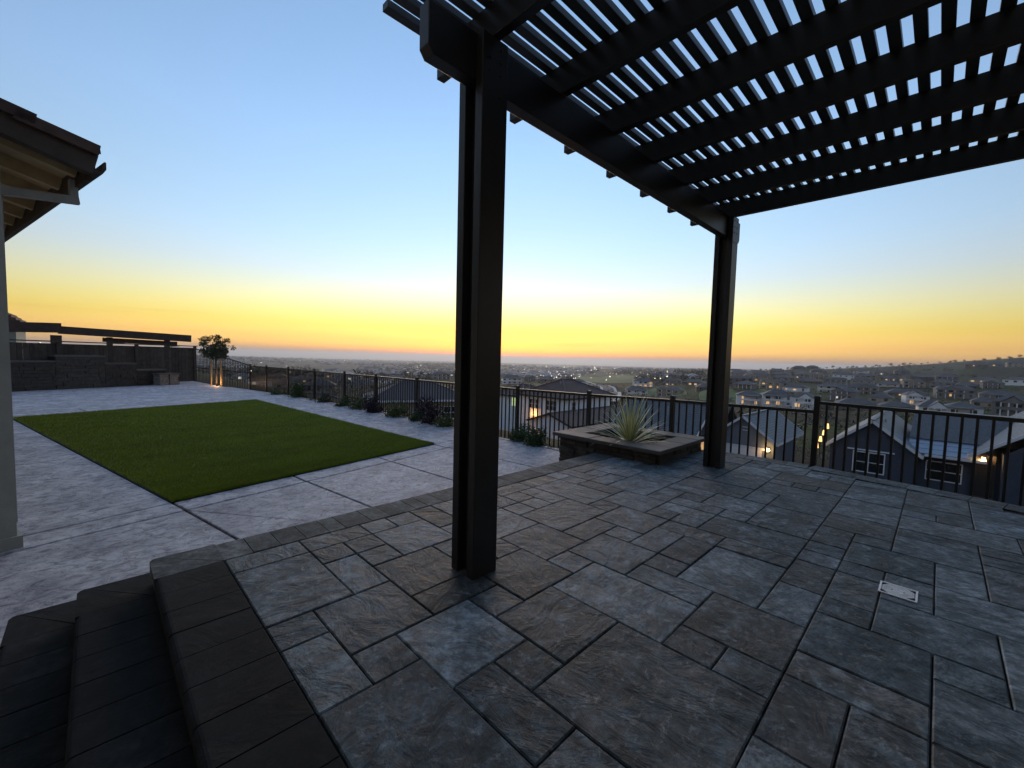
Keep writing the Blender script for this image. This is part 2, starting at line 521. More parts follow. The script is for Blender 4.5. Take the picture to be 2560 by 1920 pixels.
HILL_HOUSES = [
    (299.8, 165.1, -26.7, 16.4, 2, 'p', 'n'),
    (318.7, 148.2, -25.9, 18.1, 2, 'g', 'n'),
    (375.5, 200.1, -23.5, 18.4, 2, 'p', 'L'),
    (441.2, 200.7, -24.2, 16.8, 2, 'g', 'L'),
    (402.7, 163.7, -20.4, 19.1, 1, 'h', 'L'),
    (578.3, 270.0, -22.4, 38.3, 2, 'h', 'n'),
    (595.6, 297.9, -22.3, 21.5, 1, 'h', 'n'),
    (279.7, 282.8, -23.2, 18.9, 2, 'p', 'n'),
    (382.8, 401.9, -28.9, 21.1, 2, 'h', 'w'),
    (365.8, 340.2, -26.5, 13.2, 2, 'g', 'n'),
    (357.3, 308.0, -24.4, 17.8, 1, 'h', 'n'),
    (436.9, 342.3, -26.5, 21.8, 2, 'p', 'n'),
    (333.2, 264.6, -24.2, 9.5, 2, 'g', 'n'),
    (304.3, 226.3, -21.4, 18.3, 1, 'h', 'w'),
    (476.4, 465.4, -31.7, 22.7, 1, 'h', 'n'),
    (277.0, 393.2, -24.5, 19.5, 2, 'g', 'n'),
    (307.0, 462.3, -30.8, 18.3, 1, 'h', 'n'),
    (358.5, 494.2, -26.7, 17.0, 1, 'h', 'y'),
    (288.3, 100.2, -24.1, 11.2, 1, 'h', 'n'),
    (266.9, 75.8, -22.3, 13.1, 2, 'p', 'L'),
    (266.8, 61.5, -21.3, 14.4, 2, 'p', 'L'),
    (258.2, 48.5, -20.9, 6.7, 2, 'g', 'w'),
    (301.6, 47.3, -24.6, 13.5, 1, 'h', 'n'),
    (294.4, 30.3, -21.8, 16.7, 1, 'h', 'n'),
    (304.9, 14.1, -22.5, 15.6, 1, 'h', 'n'),
    (259.0, 1.1, -18.5, 6.6, 1, 'g', 'n'),
    (277.4, -8.7, -18.9, 11.9, 1, 'p', 'n'),
    (249.0, -19.4, -16.3, 7.5, 2, 'g', 'n'),
    (380.6, 115.6, -16.3, 19.2, 2, 'h', 'w'),
    (336.8, 100.4, -16.3, 12.8, 1, 'p', 'n'),
    (431.8, 103.3, -20.1, 21.8, 2, 'g', 'L'),
    (408.0, 82.7, -19.9, 17.4, 1, 'h', 'L'),
    (430.5, 60.9, -20.7, 20.8, 2, 'p', 'n'),
    (419.8, 40.8, -20.0, 18.4, 2, 'g', 'L'),
    (443.7, 16.0, -20.9, 26.7, 1, 'h', 'L'),
    (443.9, -9.1, -19.1, 20.7, 2, 'g', 'w'),
    (461.5, -30.4, -19.2, 18.0, 1, 'p', 'n'),
    (646.5, 224.8, -15.8, 20.9, 2, 'h', 'n'),
    (672.2, 205.8, -17.5, 23.7, 2, 'p', 'n'),
    (670.2, 179.1, -17.3, 24.5, 2, 'h', 'w'),
    (694.0, 160.0, -17.2, 22.1, 2, 'p', 'n'),
    (671.7, 131.6, -16.0, 19.5, 2, 'h', 'w'),
    (675.2, 112.4, -16.1, 24.7, 2, 'g', 'n'),
    (642.4, 81.1, -14.4, 22.0, 2, 'h', 'w'),
    (635.4, 60.0, -14.0, 19.9, 2, 'p', 'w'),
    (609.5, 34.1, -13.0, 17.8, 1, 'g', 'L'),
    (628.9, 11.7, -12.9, 22.0, 2, 'p', 'w'),
    (610.5, -5.9, -11.9, 16.8, 2, 'p', 'n'),
    (609.8, -28.8, -10.9, 18.1, 1, 'h', 'L'),
    (590.0, -48.4, -9.7, 16.2, 1, 'h', 'n'),
    (853.1, 168.3, -5.0, 19.2, 1, 'h', 'n'),
    (874.5, 154.0, -3.1, 16.8, 1, 'h', 'n'),
    (868.8, -35.4, 5.8, 22.4, 1, 'h', 'w'),
    (886.3, -54.8, 7.0, 21.8, 1, 'h', 'w'),
    (866.5, -72.7, 6.4, 20.3, 2, 'h', 'n'),
    (74.8, 305.5, -20.6, 13.2, 1, 'h', 'w'),
    (79.5, 265.9, -19.9, 14.4, 1, 'h', 'n'),
    (89.1, 243.2, -19.8, 16.3, 1, 'h', 'n'),
    (122.4, 368.7, -23.6, 17.8, 1, 'h', 'w'),
    (134.0, 324.9, -23.4, 17.2, 1, 'h', 'n'),
    (117.4, 251.5, -20.8, 17.8, 1, 'h', 'n'),
    (181.9, 353.7, -24.8, 20.6, 1, 'h', 'w'),
    (194.3, 440.0, -26.9, 19.9, 1, 'h', 'w'),
    (252.8, 452.1, -28.0, 22.8, 1, 'h', 'w'),
    (117.8, 428.1, -24.2, 16.0, 1, 'h', 'n'),
    (89.8, 415.9, -23.1, 13.2, 1, 'h', 'w'),
    (199.2, 518.0, -27.9, 17.7, 1, 'h', 'w'),
    (532.5, 173.4, -18.8, 24.3, 1, 'p', 'n'),
    (540.2, 147.6, -17.8, 23.0, 2, 'g', 'w'),
    (546.4, 122.8, -18.0, 21.8, 2, 'h', 'n'),
    (551.1, 99.2, -18.1, 20.6, 1, 'p', 'n'),
    (554.7, 76.7, -18.2, 19.4, 2, 'g', 'n'),
    (557.2, 55.5, -17.9, 18.2, 2, 'h', 'w'),
    (558.9, 35.4, -17.5, 17.1, 1, 'p', 'n'),
    (559.8, 16.5, -17.1, 16.1, 2, 'g', 'n'),
    (560.0, -1.3, -16.7, 15.1, 2, 'h', 'n'),
    (559.7, -18.0, -15.9, 14.2, 1, 'p', 'w'),
    (559.0, -33.6, -15.2, 13.3, 2, 'g', 'n'),
    (753.2, 269.6, -18.6, 24.6, 1, 'h', 'n'),
    (763.2, 239.8, -15.5, 23.7, 2, 'p', 'n'),
    (771.7, 210.9, -14.1, 22.7, 1, 'h', 'w'),
    (778.8, 182.9, -13.1, 21.7, 2, 'h', 'n'),
    (784.7, 155.8, -12.2, 20.8, 1, 'p', 'n'),
    (789.4, 129.9, -11.3, 19.8, 2, 'h', 'w'),
    (793.1, 104.9, -10.4, 18.9, 1, 'h', 'n'),
    (795.9, 81.1, -9.7, 18.0, 2, 'p', 'n'),
    (797.9, 58.2, -9.1, 17.2, 1, 'h', 'w'),
    (799.2, 36.5, -8.4, 16.3, 2, 'h', 'n'),
    (330.2, 122.0, -20.2, 17.0, 1, 'h', 'n'),
    (349.3, 43.7, -20.5, 12.8, 2, 'g', 'w'),
    (351.1, 25.4, -20.6, 11.7, 1, 'h', 'n'),
    (351.9, 8.3, -20.7, 10.7, 2, 'g', 'w'),
    (351.5, -18.1, -19.5, 9.1, 1, 'h', 'n'),
]
GA = np.array([p[0] for p in TERRAIN_PROFILES])


def far_profile(az, r):
    zs = np.array([np.interp(np.log(r), np.log([q[0] for q in row]), [q[1] for q in row]) for _, row in TERRAIN_PROFILES])
    idx = np.clip(np.searchsorted(GA, az) - 1, 0, len(GA) - 2)
    t = np.clip((az - GA[idx]) / (GA[idx + 1] - GA[idx]), 0, 1)
    cols = np.arange(zs.shape[1])
    return zs[idx, cols] * (1 - t) + zs[idx + 1, cols] * t


HH = np.array([h[:3] for h in HILL_HOUSES])
HDZ = HH[:, 2] - far_profile(np.degrees(np.arctan2(HH[:, 1], HH[:, 0])), np.hypot(HH[:, 0], HH[:, 1]))


def ground_z(x, y):
    """Height of the land: a flat yard, a bank below the fence, then the hillside, the valley and the plain."""
    x = np.atleast_1d(np.asarray(x, float))
    y = np.atleast_1d(np.asarray(y, float))
    r = np.maximum(np.hypot(x, y), 1.0)
    az = np.degrees(np.arctan2(y, x))
    z = far_profile(az, r)
    d2 = (x[:, None] - HH[None, :, 0]) ** 2 + (y[:, None] - HH[None, :, 1]) ** 2
    w = np.exp(-d2 / (2 * 17.0 ** 2))
    z = z + (w * HDZ[None, :]).sum(1) / np.maximum(1.0, w.sum(1))
    z = z + np.where(r > 120, 1.3 * np.sin(x * 0.031 + 1.3) * np.sin(y * 0.043) * np.clip((r - 120) / 200, 0, 1), 0)
    d = x - (5.93 - 0.062 * y) - 0.25
    k = np.clip(d / 26.0, 0, 1)
    k = k * k * (3 - 2 * k)
    back = np.where(r > 70, np.clip((r - 70) / 300, 0, 1), 0) * (x > -30) * (y > 0)
    k = np.maximum(k, back)
    return -0.62 * (1 - k) + z * k


def gz(x, y):
    return float(ground_z([x], [y])[0])


def build_terrain():
    azs = np.radians(np.concatenate([np.arange(-180, -20, 6.0), np.arange(-20, 112, 0.8), np.arange(112, 180, 6.0)]))
    rs = np.geomspace(1.5, 32000, 150)
    A, Rr = np.meshgrid(azs, rs, indexing='ij')
    X, Y = (Rr * np.cos(A)).ravel(), (Rr * np.sin(A)).ravel()
    Z = ground_z(X, Y)
    n, m = len(azs), len(rs)
    verts = [tuple(p) for p in np.stack([X, Y, Z], 1).tolist()] + [(0.0, 0.0, -0.62)]
    faces = []
    for i in range(n):
        j = (i + 1) % n
        for k in range(m - 1):
            faces.append((i * m + k, i * m + k + 1, j * m + k + 1, j * m + k))
        faces.append((len(verts) - 1, i * m, j * m))
    me = bpy.data.meshes.new('hillside')
    me.from_pydata(verts, [], faces)
    me.update()
    for p in me.polygons:
        p.use_smooth = True
    o = obj('hillside', me, 'hillside')
    tag(o, kind='structure')


build_terrain()

# ------------------------------------------------------------------ raised paver patio
PX, PY, MX, MY = 0.467, 2.645, 0.1875, 0.1925
NI, NJ = 27, 22
TRACED = [(0, 2, 0, 1), (0, 2, 1, 4), (0, 1, 4, 5), (2, 4, 0, 1), (4, 5, 0, 1), (5, 6, 0, 1), (4, 6, 1, 3), (3, 4, 1, 2), (2, 3, 1, 2), (3, 4, 2, 3),
          (2, 3, 2, 4), (3, 5, 3, 5), (1, 3, 4, 6), (3, 5, 5, 6), (4, 5, 6, 7), (0, 1, 5, 7), (1, 2, 6, 7), (2, 4, 6, 8), (4, 6, 7, 9), (2, 3, 8, 10),
          (3, 4, 8, 9), (5, 7, 5, 7), (7, 9, 4, 6), (7, 8, 6, 7), (8, 10, 6, 8), (10, 11, 6, 7), (9, 11, 5, 6), (11, 13, 5, 7), (9, 12, 3, 5), (9, 10, 2, 3),
          (11, 12, 1, 3), (9, 12, 9, 11), (9, 11, 11, 12), (7, 9, 10, 12), (6, 7, 10, 11), (12, 13, 4, 5), (13, 15, 4, 6), (14, 15, 2, 4), (15, 16, 2, 3),
          (15, 18, 3, 5), (15, 17, 5, 6), (13, 14, 6, 7), (12, 14, 1, 4), (15, 16, 0, 2), (14, 15, 6, 8), (16, 17, 6, 7), (17, 18, 5, 7),
          (0, 2, 7, 10), (2, 3, 10, 12), (3, 6, 9, 12), (6, 8, 7, 10), (10, 11, 12, 13), (11, 13, 11, 12), (11, 13, 12, 13), (10, 12, 13, 15), (8, 10, 12, 14), (9, 10, 14, 15),
          (12, 13, 13, 14), (13, 14, 12, 13), (14, 16, 12, 14), (16, 17, 12, 13), (16, 18, 13, 15), (15, 18, 9, 11), (15, 17, 11, 12), (14, 16, 14, 15), (16, 18, 7, 9)]
DRAIN_CELL = (2.782, 2.928, 0.010, 0.149)


def fence_x(y):
    if y >= 0.96:
        return 5.93 - 0.062 * y
    return 5.87 + 0.185 * (y - 0.96)


patio = empty('paver_patio', (0, 0, 0), kind='structure')
core = MB()
core.prism([(0.30, -4.6), (4.9, -4.6), (5.02, -3.6), (5.68, 0.96), (5.70, 2.30), (4.55, 2.80), (0.30, 2.80)], -0.62, -0.045)
core.build('bedding_slab', 'step_core', patio)
jm = MB()
jm.prism([(0.46, -4.6), (4.9, -4.6), (5.02, -3.6), (5.66, 0.96), (5.66, 2.1), (5.60, 2.66), (0.46, 2.66)], -0.044, -0.014)
jm.build('joint_sand', 'joint_sand', patio)

occ = set()
rects = []
for q in TRACED:
    cells = [(i, j) for i in range(q[0], q[1]) for j in range(q[2], q[3])]
    if cells and not any(c in occ for c in cells):
        occ.update(cells)
        rects.append(q)
for j in range(NJ):
    for i in range(NI):
        if (i, j) in occ:
            continue
        opts = [(3, 2), (2, 3), (2, 2), (2, 2), (3, 2), (2, 1), (1, 2), (1, 1)]
        rnd.shuffle(opts)
        opts = opts[:5] + [(1, 1)]
        for w, h in opts:
            cells = [(a, b) for a in range(i, i + w) for b in range(j, j + h)]
            if i + w <= NI and j + h <= NJ and not any(c in occ for c in cells):
                occ.update(cells)
                rects.append((i, i + w, j, j + h))
                break
PAVER_MESH = {}
G = 0.0027
for (i0, i1, j0, j1) in rects:
    x0, x1 = PX + i0 * MX + G, PX + i1 * MX - G
    y1, y0 = PY - j0 * MY - G, PY - j1 * MY + G
    lim = min(fence_x(y0), fence_x(y1)) - 0.316
    if x0 > lim - 0.02 or (x0 > 4.2 and y0 > 2.15) or (x0 > 4.2 and y1 > 2.6):
        continue
    cut = x1 > lim
    if cut:
        x1 = lim
    w, h = x1 - x0, y1 - y0
    loc = ((x0 + x1) / 2, (y0 + y1) / 2, 0)
    key = (round(w, 3), round(h, 3))
    if key not in PAVER_MESH:
        mb = MB()
        mb.bevel_box(-w / 2, w / 2, -h / 2, h / 2, -0.05, 0.0, 0.0045)
        PAVER_MESH[key] = mb.mesh('paver')
    o = obj('paver', PAVER_MESH[key], 'paver_slate', patio, (loc[0], loc[1], rnd.uniform(-0.0022, 0.0016)))
    o.rotation_euler = (rnd.uniform(-0.004, 0.004), rnd.uniform(-0.004, 0.004), rnd.uniform(-0.003, 0.003))

# soldier course of coping bricks along the lawn side, rounded on the outer edge
def coping_mesh(w, d, t=0.05, r=0.018):
    """Brick w wide (x), d deep (y 0..d) with a bullnose on its far top edge (y = d)."""
    prof = [(0, -t), (0, -0.003), (0.003, 0.0)]
    for k in range(5):
        a = math.pi / 2 * k / 4
        prof.append((d - r + r * math.sin(a), -r + r * math.cos(a)))
    prof += [(d, -t)]
    mb = MB()
    n = len(prof)
    vs_ = [(-w / 2, y, z) for y, z in prof] + [(w / 2, y, z) for y, z in prof]
    mb.add(vs_, [tuple(range(n)), tuple(range(2 * n - 1, n - 1, -1))] + [(i + n, (i + 1) % n + n, (i + 1) % n, i) for i in range(n)])
    return mb.mesh('coping_brick')


edging = empty('patio_coping', (0, 0, 0), label='dark brown brick coping along the patio edge facing the lawn', cat='coping')
COPE = {w_: coping_mesh(w_ - 0.004, 0.262) for w_ in (0.104, 0.142, 0.176)}
x = 0.467
while x < 4.27:
    w_ = rnd.choice((0.104, 0.142, 0.142, 0.176))
    obj('coping_brick', COPE[w_], 'coping_brick', edging, (x + w_ / 2, 2.653, rnd.uniform(-0.002, 0.001)))
    x += w_
# the face of the raised patio below the coping
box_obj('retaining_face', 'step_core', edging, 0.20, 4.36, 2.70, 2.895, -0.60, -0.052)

# coping along the fence
fedge = empty('fence_coping', (0, 0, 0), label='grey brick edging course between the pavers and the metal fence', cat='coping')
for (ya, yb) in ((2.02, 0.98), (0.93, -2.3)):
    xa, xb = fence_x(ya) - 0.06, fence_x(yb) - 0.06
    L = math.hypot(xb - xa, yb - ya)
    n = math.ceil(L / 0.21)
    cm2 = coping_mesh(L / n - 0.005, 0.25)
    ang = math.atan2(yb - ya, xb - xa) + math.pi / 2
    for k in range(n):
        t = (k + 0.5) / n
        px_, py_ = xa + (xb - xa) * t, ya + (yb - ya) * t
        # brick depth runs from the paver side out to the fence
        nx, ny = math.cos(ang), math.sin(ang)
        obj('coping_brick', cm2, 'paver_slate', fedge, (px_ - nx * 0.25, py_ - ny * 0.25, rnd.uniform(-0.002, 0.001)), ang - math.pi / 2)

# ------------------------------------------------------------------ steps
STEP_R = 0.1233
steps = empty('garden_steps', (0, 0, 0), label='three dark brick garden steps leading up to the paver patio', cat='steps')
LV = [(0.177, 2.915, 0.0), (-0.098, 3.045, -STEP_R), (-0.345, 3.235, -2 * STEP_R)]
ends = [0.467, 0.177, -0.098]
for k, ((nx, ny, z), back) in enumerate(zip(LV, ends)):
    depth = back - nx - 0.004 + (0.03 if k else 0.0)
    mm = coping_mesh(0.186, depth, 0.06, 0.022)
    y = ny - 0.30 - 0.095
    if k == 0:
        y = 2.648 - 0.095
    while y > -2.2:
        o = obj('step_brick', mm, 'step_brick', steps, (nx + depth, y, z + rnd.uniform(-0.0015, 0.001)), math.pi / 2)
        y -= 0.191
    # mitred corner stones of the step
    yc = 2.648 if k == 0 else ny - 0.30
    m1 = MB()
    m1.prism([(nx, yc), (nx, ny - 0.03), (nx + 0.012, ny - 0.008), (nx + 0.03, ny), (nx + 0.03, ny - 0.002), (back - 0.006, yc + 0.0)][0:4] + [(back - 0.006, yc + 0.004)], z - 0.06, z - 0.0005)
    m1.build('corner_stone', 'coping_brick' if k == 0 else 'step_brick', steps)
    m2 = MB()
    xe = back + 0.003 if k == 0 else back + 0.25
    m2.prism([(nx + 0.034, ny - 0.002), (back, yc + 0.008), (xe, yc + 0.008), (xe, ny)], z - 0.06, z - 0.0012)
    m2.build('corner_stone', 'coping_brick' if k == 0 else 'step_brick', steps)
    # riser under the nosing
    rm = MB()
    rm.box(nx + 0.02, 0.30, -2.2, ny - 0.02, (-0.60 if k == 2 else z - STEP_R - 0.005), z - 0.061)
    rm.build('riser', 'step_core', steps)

# ------------------------------------------------------------------ stamped concrete
CZ = -0.37
TURF = [(-1.28, 13.41), (0.50, 5.20), (4.07, 5.97), (3.51, 14.84)]


def split(poly, a, b):
    """Cut a convex polygon by the line a-b: (left part, right part)."""
    def side(p):
        return (b[0] - a[0]) * (p[1] - a[1]) - (b[1] - a[1]) * (p[0] - a[0])
    L, Rr = [], []
    n = len(poly)
    for i in range(n):
        p, q = poly[i], poly[(i + 1) % n]
        sp, sq = side(p), side(q)
        (L if sp >= 0 else Rr).append(p)
        if sp == 0:
            Rr.append(p)
        if sp * sq < 0:
            t = sp / (sp - sq)
            c = (p[0] + (q[0] - p[0]) * t, p[1] + (q[1] - p[1]) * t)
            L.append(c)
            Rr.append(c)
    return L, Rr


def inset(poly, d):
    n = len(poly)
    area = sum(poly[i][0] * poly[(i + 1) % n][1] - poly[(i + 1) % n][0] * poly[i][1] for i in range(n))
    if area < 0:
        poly = poly[::-1]
    out = []
    for i in range(n):
        p0, p1, p2 = (Vector((*poly[(i + k - 1) % n], 0)) for k in range(3))
        e1, e2 = (p1 - p0).normalized(), (p2 - p1).normalized()
        n1, n2 = Vector((-e1.y, e1.x, 0)), Vector((-e2.y, e2.x, 0))
        k = max(0.3, 1 + n1.dot(n2))
        out.append(((p1 + (n1 + n2) * (d / k)).x, (p1 + (n1 + n2) * (d / k)).y))
    return out


conc = empty('concrete_terrace', (0, 0, 0), kind='structure')


def slab(poly, z=CZ, g=0.011, name='concrete_slab'):
    if len(poly) < 3:
        return
    p = inset(poly, g)
    q = inset(poly, g + 0.006)
    n = len(p)
    mb = MB()
    mb.add([(x_, y_, z - 0.1) for x_, y_ in p] + [(x_, y_, z - 0.006) for x_, y_ in p] + [(x_, y_, z) for x_, y_ in q],
           [(i, (i + 1) % n, n + (i + 1) % n, n + i) for i in range(n)] +
           [(n + i, n + (i + 1) % n, 2 * n + (i + 1) % n, 2 * n + i) for i in range(n)] + [tuple(range(2 * n, 3 * n))])
    mb.build(name, 'stamped_concrete', conc)


TL, BL, BR, TR = TURF
EDGE = [(5.42, 4.2), (5.30, 5.6), (5.30, 7.1), (5.30, 9.3), (5.12, 12.2), (4.62, 16.3), (3.80, 20.8)]
base = MB()
base.prism([(-6, 2.95), (5.42, 2.95), (5.42, 4.2), (5.24, 9.0), (5.0, 12.2), (4.5, 16.3), (3.6, 21.0), (3.2, 25.6), (-6, 21.5)], -0.60, CZ - 0.02)
base.build('joint_base', 'joint_sand', conc)
base2 = MB()
base2.box(-6, 0.25, -4.6, 2.948, -0.60, CZ - 0.02)
base2.build('joint_base', 'joint_sand', conc)
uL = (-0.95, 4.52)    # left end of the joint along the lawn band
J2a, J2b = (0.57, 4.875), (1.60, 5.09)
dx, dy = (J2b[0] - J2a[0]) / 1.052, (J2b[1] - J2a[1]) / 1.052
far = lambda p, d, t: (p[0] + d[0] * t, p[1] + d[1] * t)
X_DIR = (0.978, 0.209)
band_r = far(J2a, X_DIR, 5.2)
band_l = far(J2a, X_DIR, -6.5)
tb_r = far(BL, (BR[0] - BL[0], BR[1] - BL[1]), 1.4)
# front field between the lawn band and the patio wall
front = [(-6, 2.95), (5.45, 2.95), (5.44, 4.2), (5.32, 5.6), band_r, band_l]
front = [(-6.0, 2.95), (5.40, 2.95), (5.40, 4.2), (5.30, 5.86), J2a, (-6.0, 3.47)]
a, b_ = split(front, (0.50, 5.2), (0.77, 3.87))
slab(b_)
p1, p2 = split(a, (1.70, 5.28), (1.89, 3.92))
slab(p2)
p1, p3 = split(p1, (2.91, 5.67), (3.06, 4.10))
slab(p3)
p1, p4 = split(p1, (4.15, 5.2), (4.28, 3.98))
slab(p4)
slab(p1)
# narrow band along the lawn's near edge
band = [J2a, (5.30, 5.86), (5.30, 6.235), BL]
p1, p2 = split(band, (1.64, 5.8), (1.70, 5.28))
slab(p2)
p1, p3 = split(p1, (2.85, 6.3), (2.91, 5.67))
slab(p3)
p1, p4 = split(p1, (4.04, 6.5), (4.10, 5.4))
slab(p4)
slab(p1)
slab([(-6.0, 3.47), J2a, BL, (-6.0, 3.80)])
# left of the lawn
left = [(-6.0, 3.80), BL, TL, (-1.49, 14.36), (-6.0, 13.6)]
p1, p2 = split(left, (-6, 6.9), (0, 8.2))
slab(p2)
slab(p1)
# right walk between lawn and fence bed
walk = [BR, (5.30, 6.235), (5.30, 9.3), (5.12, 12.2), (4.74, 15.2), TR]
p1, p2 = split(walk, (3.93, 7.39), (5.15, 7.63))
slab(p2)
p1, p3 = split(p1, (3.85, 8.82), (4.76, 9.07))
slab(p3)
p1, p4 = split(p1, (3.6, 11.6), (4.9, 11.9))
slab(p4)
slab(p1)
# pale band beyond the lawn, then the far field
nb = [TL, TR, (4.74, 15.2), (4.60, 16.3), (3.30, 15.98), (-0.03, 15.12), (-1.49, 14.36)]
p1, p2 = split([TL, TR, (3.35, 15.75), (-1.52, 14.36)], (-0.43, 15.19), (-0.25, 14.31))
slab(p1)
p2, p3 = split(p2, (1.5, 16.0), (1.7, 14.3))
slab(p2)
slab(p3)
slab([TR, (4.74, 15.2), (4.60, 16.35), (3.35, 15.75)])
slab([(-6.0, 13.6), (-1.49, 14.36), (3.35, 15.75), (4.60, 16.35), (3.80, 20.8), (3.34, 25.2), (-2.0, 21.4), (-6.0, 19.3)])
# left of the steps, beside the house
slab([(-6.0, 2.95), (-0.36, 2.95), (-0.36, -2.2), (-6.0, -2.2)])
# thin kerb line along the planting bed
for a, b_ in zip(EDGE[:-1], EDGE[1:]):
    k = MB()
    k.bar((a[0] + 0.055, a[1], CZ - 0.06), (b_[0] + 0.055, b_[1], CZ - 0.06), 0.10, 0.13)
    k.build('edge_kerb', 'stamped_concrete', conc)

# ------------------------------------------------------------------ artificial lawn
lawn = empty('lawn', (0, 0, 0), label='square of green artificial turf set in the concrete terrace', cat='lawn')
lm = MB()
lm.prism(inset(TURF, 0.012), CZ - 0.05, CZ + 0.012)
lm.build('turf_backing', 'turf_base', lawn)


for a_, b_2 in ((TURF[0], TURF[1]), (TURF[1], TURF[2]), (TURF[2], TURF[3]), (TURF[3], TURF[0])):
    em = MB()
    em.bar((a_[0], a_[1], CZ - 0.02), (b_2[0], b_2[1], CZ - 0.02), 0.022, 0.055)
    em.build('edging', 'joint_sand', lawn)


def turf_blades(n):
    rg = np.random.default_rng(3)
    # more blades where the lawn is near
    s = rg.random(n)
    t = rg.random(n) ** 1.9
    A, B, C_, D = (np.array(p) for p in (BL, BR, TR, TL))
    P = ((1 - t)[:, None] * ((1 - s)[:, None] * A + s[:, None] * B) + t[:, None] * ((1 - s)[:, None] * D + s[:, None] * C_))
    h = 0.022 + 0.014 * rg.random(n)
    wv = (0.0022 + 0.004 * t)
    an = rg.random(n) * 2 * np.pi
    lean = 0.012 + 0.016 * rg.random(n)
    la = 0.9 + rg.normal(0, 0.9, n)
    z0 = np.full(n, CZ + 0.008)
    b0 = np.stack([P[:, 0] - wv * np.cos(an), P[:, 1] - wv * np.sin(an), z0], 1)
    b1 = np.stack([P[:, 0] + wv * np.cos(an), P[:, 1] + wv * np.sin(an), z0], 1)
    tp = np.stack([P[:, 0] + lean * np.cos(la), P[:, 1] + lean * np.sin(la), z0 + h], 1)
    v = np.stack([b0, b1, tp], 1).reshape(-1, 3)
    me = bpy.data.meshes.new('grass_blades')
    me.vertices.add(3 * n)
    me.vertices.foreach_set('co', v.ravel())
    me.loops.add(3 * n)
    me.loops.foreach_set('vertex_index', np.arange(3 * n))
    me.polygons.add(n)
    me.polygons.foreach_set('loop_start', np.arange(0, 3 * n, 3))
    me.polygons.foreach_set('loop_total', np.full(n, 3))
    me.update(calc_edges=True)
    return me


m_, nt_, bb_ = nodes_of('grass_blade')
p_ = pos(nt_)
gcol = ramp(nt_, noise(nt_, p_, 220, 2, 0.6), [(0.3, (0.100, 0.140, 0.004)), (0.55, (0.205, 0.255, 0.008)), (0.8, (0.400, 0.370, 0.045))])
gcol = mixc(nt_, 1.0, gcol, ramp(nt_, noise(nt_, scaled(nt_, p_, (1, 2.2, 1), (0, 0, R(-60))), 1.3, 5, 0.65), [(0.35, (0.80,) * 3), (0.65, (1.12,) * 3)]), 'MULTIPLY')
nt_.links.new(gcol, bb_.inputs['Base Color'])
bb_.inputs['Roughness'].default_value = 0.6
bb_.inputs['Specular IOR Level'].default_value = 0.25
tag(obj('grass_blades', turf_blades(280000), 'grass_blade', lawn), kind='stuff')

# ------------------------------------------------------------------ pergola
perg = empty('pergola', (1.41, 1.68, 0), label='dark brown metal pergola with lattice roof standing on the pavers', cat='pergola')
PO = Vector((1.41, 1.68, 0))


def pp(name, x0, x1, y0, y1, z0, z1, mat='dark_metal', bev=0.004, parent=perg):
    mb = MB()
    mb.box(x0 - PO.x, x1 - PO.x, y0 - PO.y, y1 - PO.y, z0, z1)
    o = mb.build(name, mat, parent)
    if bev:
        md = o.modifiers.new('bevel', 'BEVEL')
        md.width = bev
        md.segments = 2
    return o


BEAM_B, BEAM_T = 2.455, 2.675
SLAT_Z = 2.845
for yb in (1.592, -2.70):
    for xp in (1.328, 4.736):
        post = empty('post', (0, 0, 0), parent=perg)
        ox, oy = xp, yb
        pp('side_plate', ox, ox + 0.162, oy, oy + 0.052, 0.001, 2.665, parent=post)
        pp('side_plate', ox, ox + 0.162, oy + 0.128, oy + 0.180, 0.001, 2.665, parent=post)
        pp('core_post', ox + 0.046, ox + 0.118, oy + 0.054, oy + 0.126, 0.001, 2.454, parent=post)
        for bz in (2.62, 2.56, 2.50, 2.40):
            for bx in (0.045, 0.115):
                mb = MB()
                mb.tube((ox + bx - PO.x, oy - PO.y - 0.005, bz), (ox + bx - PO.x, oy - PO.y + 0.002, bz), 0.006, 0.006, 8)
                mb.build('bolt', 'fence_metal', post)
    # beam between the plates, its ends cut with a dog-ear at the lower corner
    mb = MB()
    prof = [(1.062, BEAM_T), (1.062, BEAM_B + 0.035), (1.088, BEAM_B), (5.08, BEAM_B), (5.106, BEAM_B + 0.035), (5.106, BEAM_T)]
    n = len(prof)
    ya, yc = yb + 0.053 - PO.y, yb + 0.127 - PO.y
    mb.add([(x_ - PO.x, ya, z_) for x_, z_ in prof] + [(x_ - PO.x, yc, z_) for x_, z_ in prof],
           [tuple(range(n - 1, -1, -1)), tuple(range(n, 2 * n))] + [(i, (i + 1) % n, n + (i + 1) % n, n + i) for i in range(n)])
    o = mb.build('beam', 'dark_metal', perg)
    md = o.modifiers.new('bevel', 'BEVEL')
    md.width, md.segments = 0.004, 2
for k in range(7):
    x0 = 1.403 + 0.57 * k
    pp('rafter', x0, x0 + 0.05, -3.10, 2.085, 2.680, SLAT_Z - 0.001)
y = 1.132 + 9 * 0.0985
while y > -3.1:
    pp('slat', 1.067, 5.10, y, y + 0.0535, SLAT_Z, SLAT_Z + 0.037, 'slat_metal_skylit', bev=0.002)
    y -= 0.0985

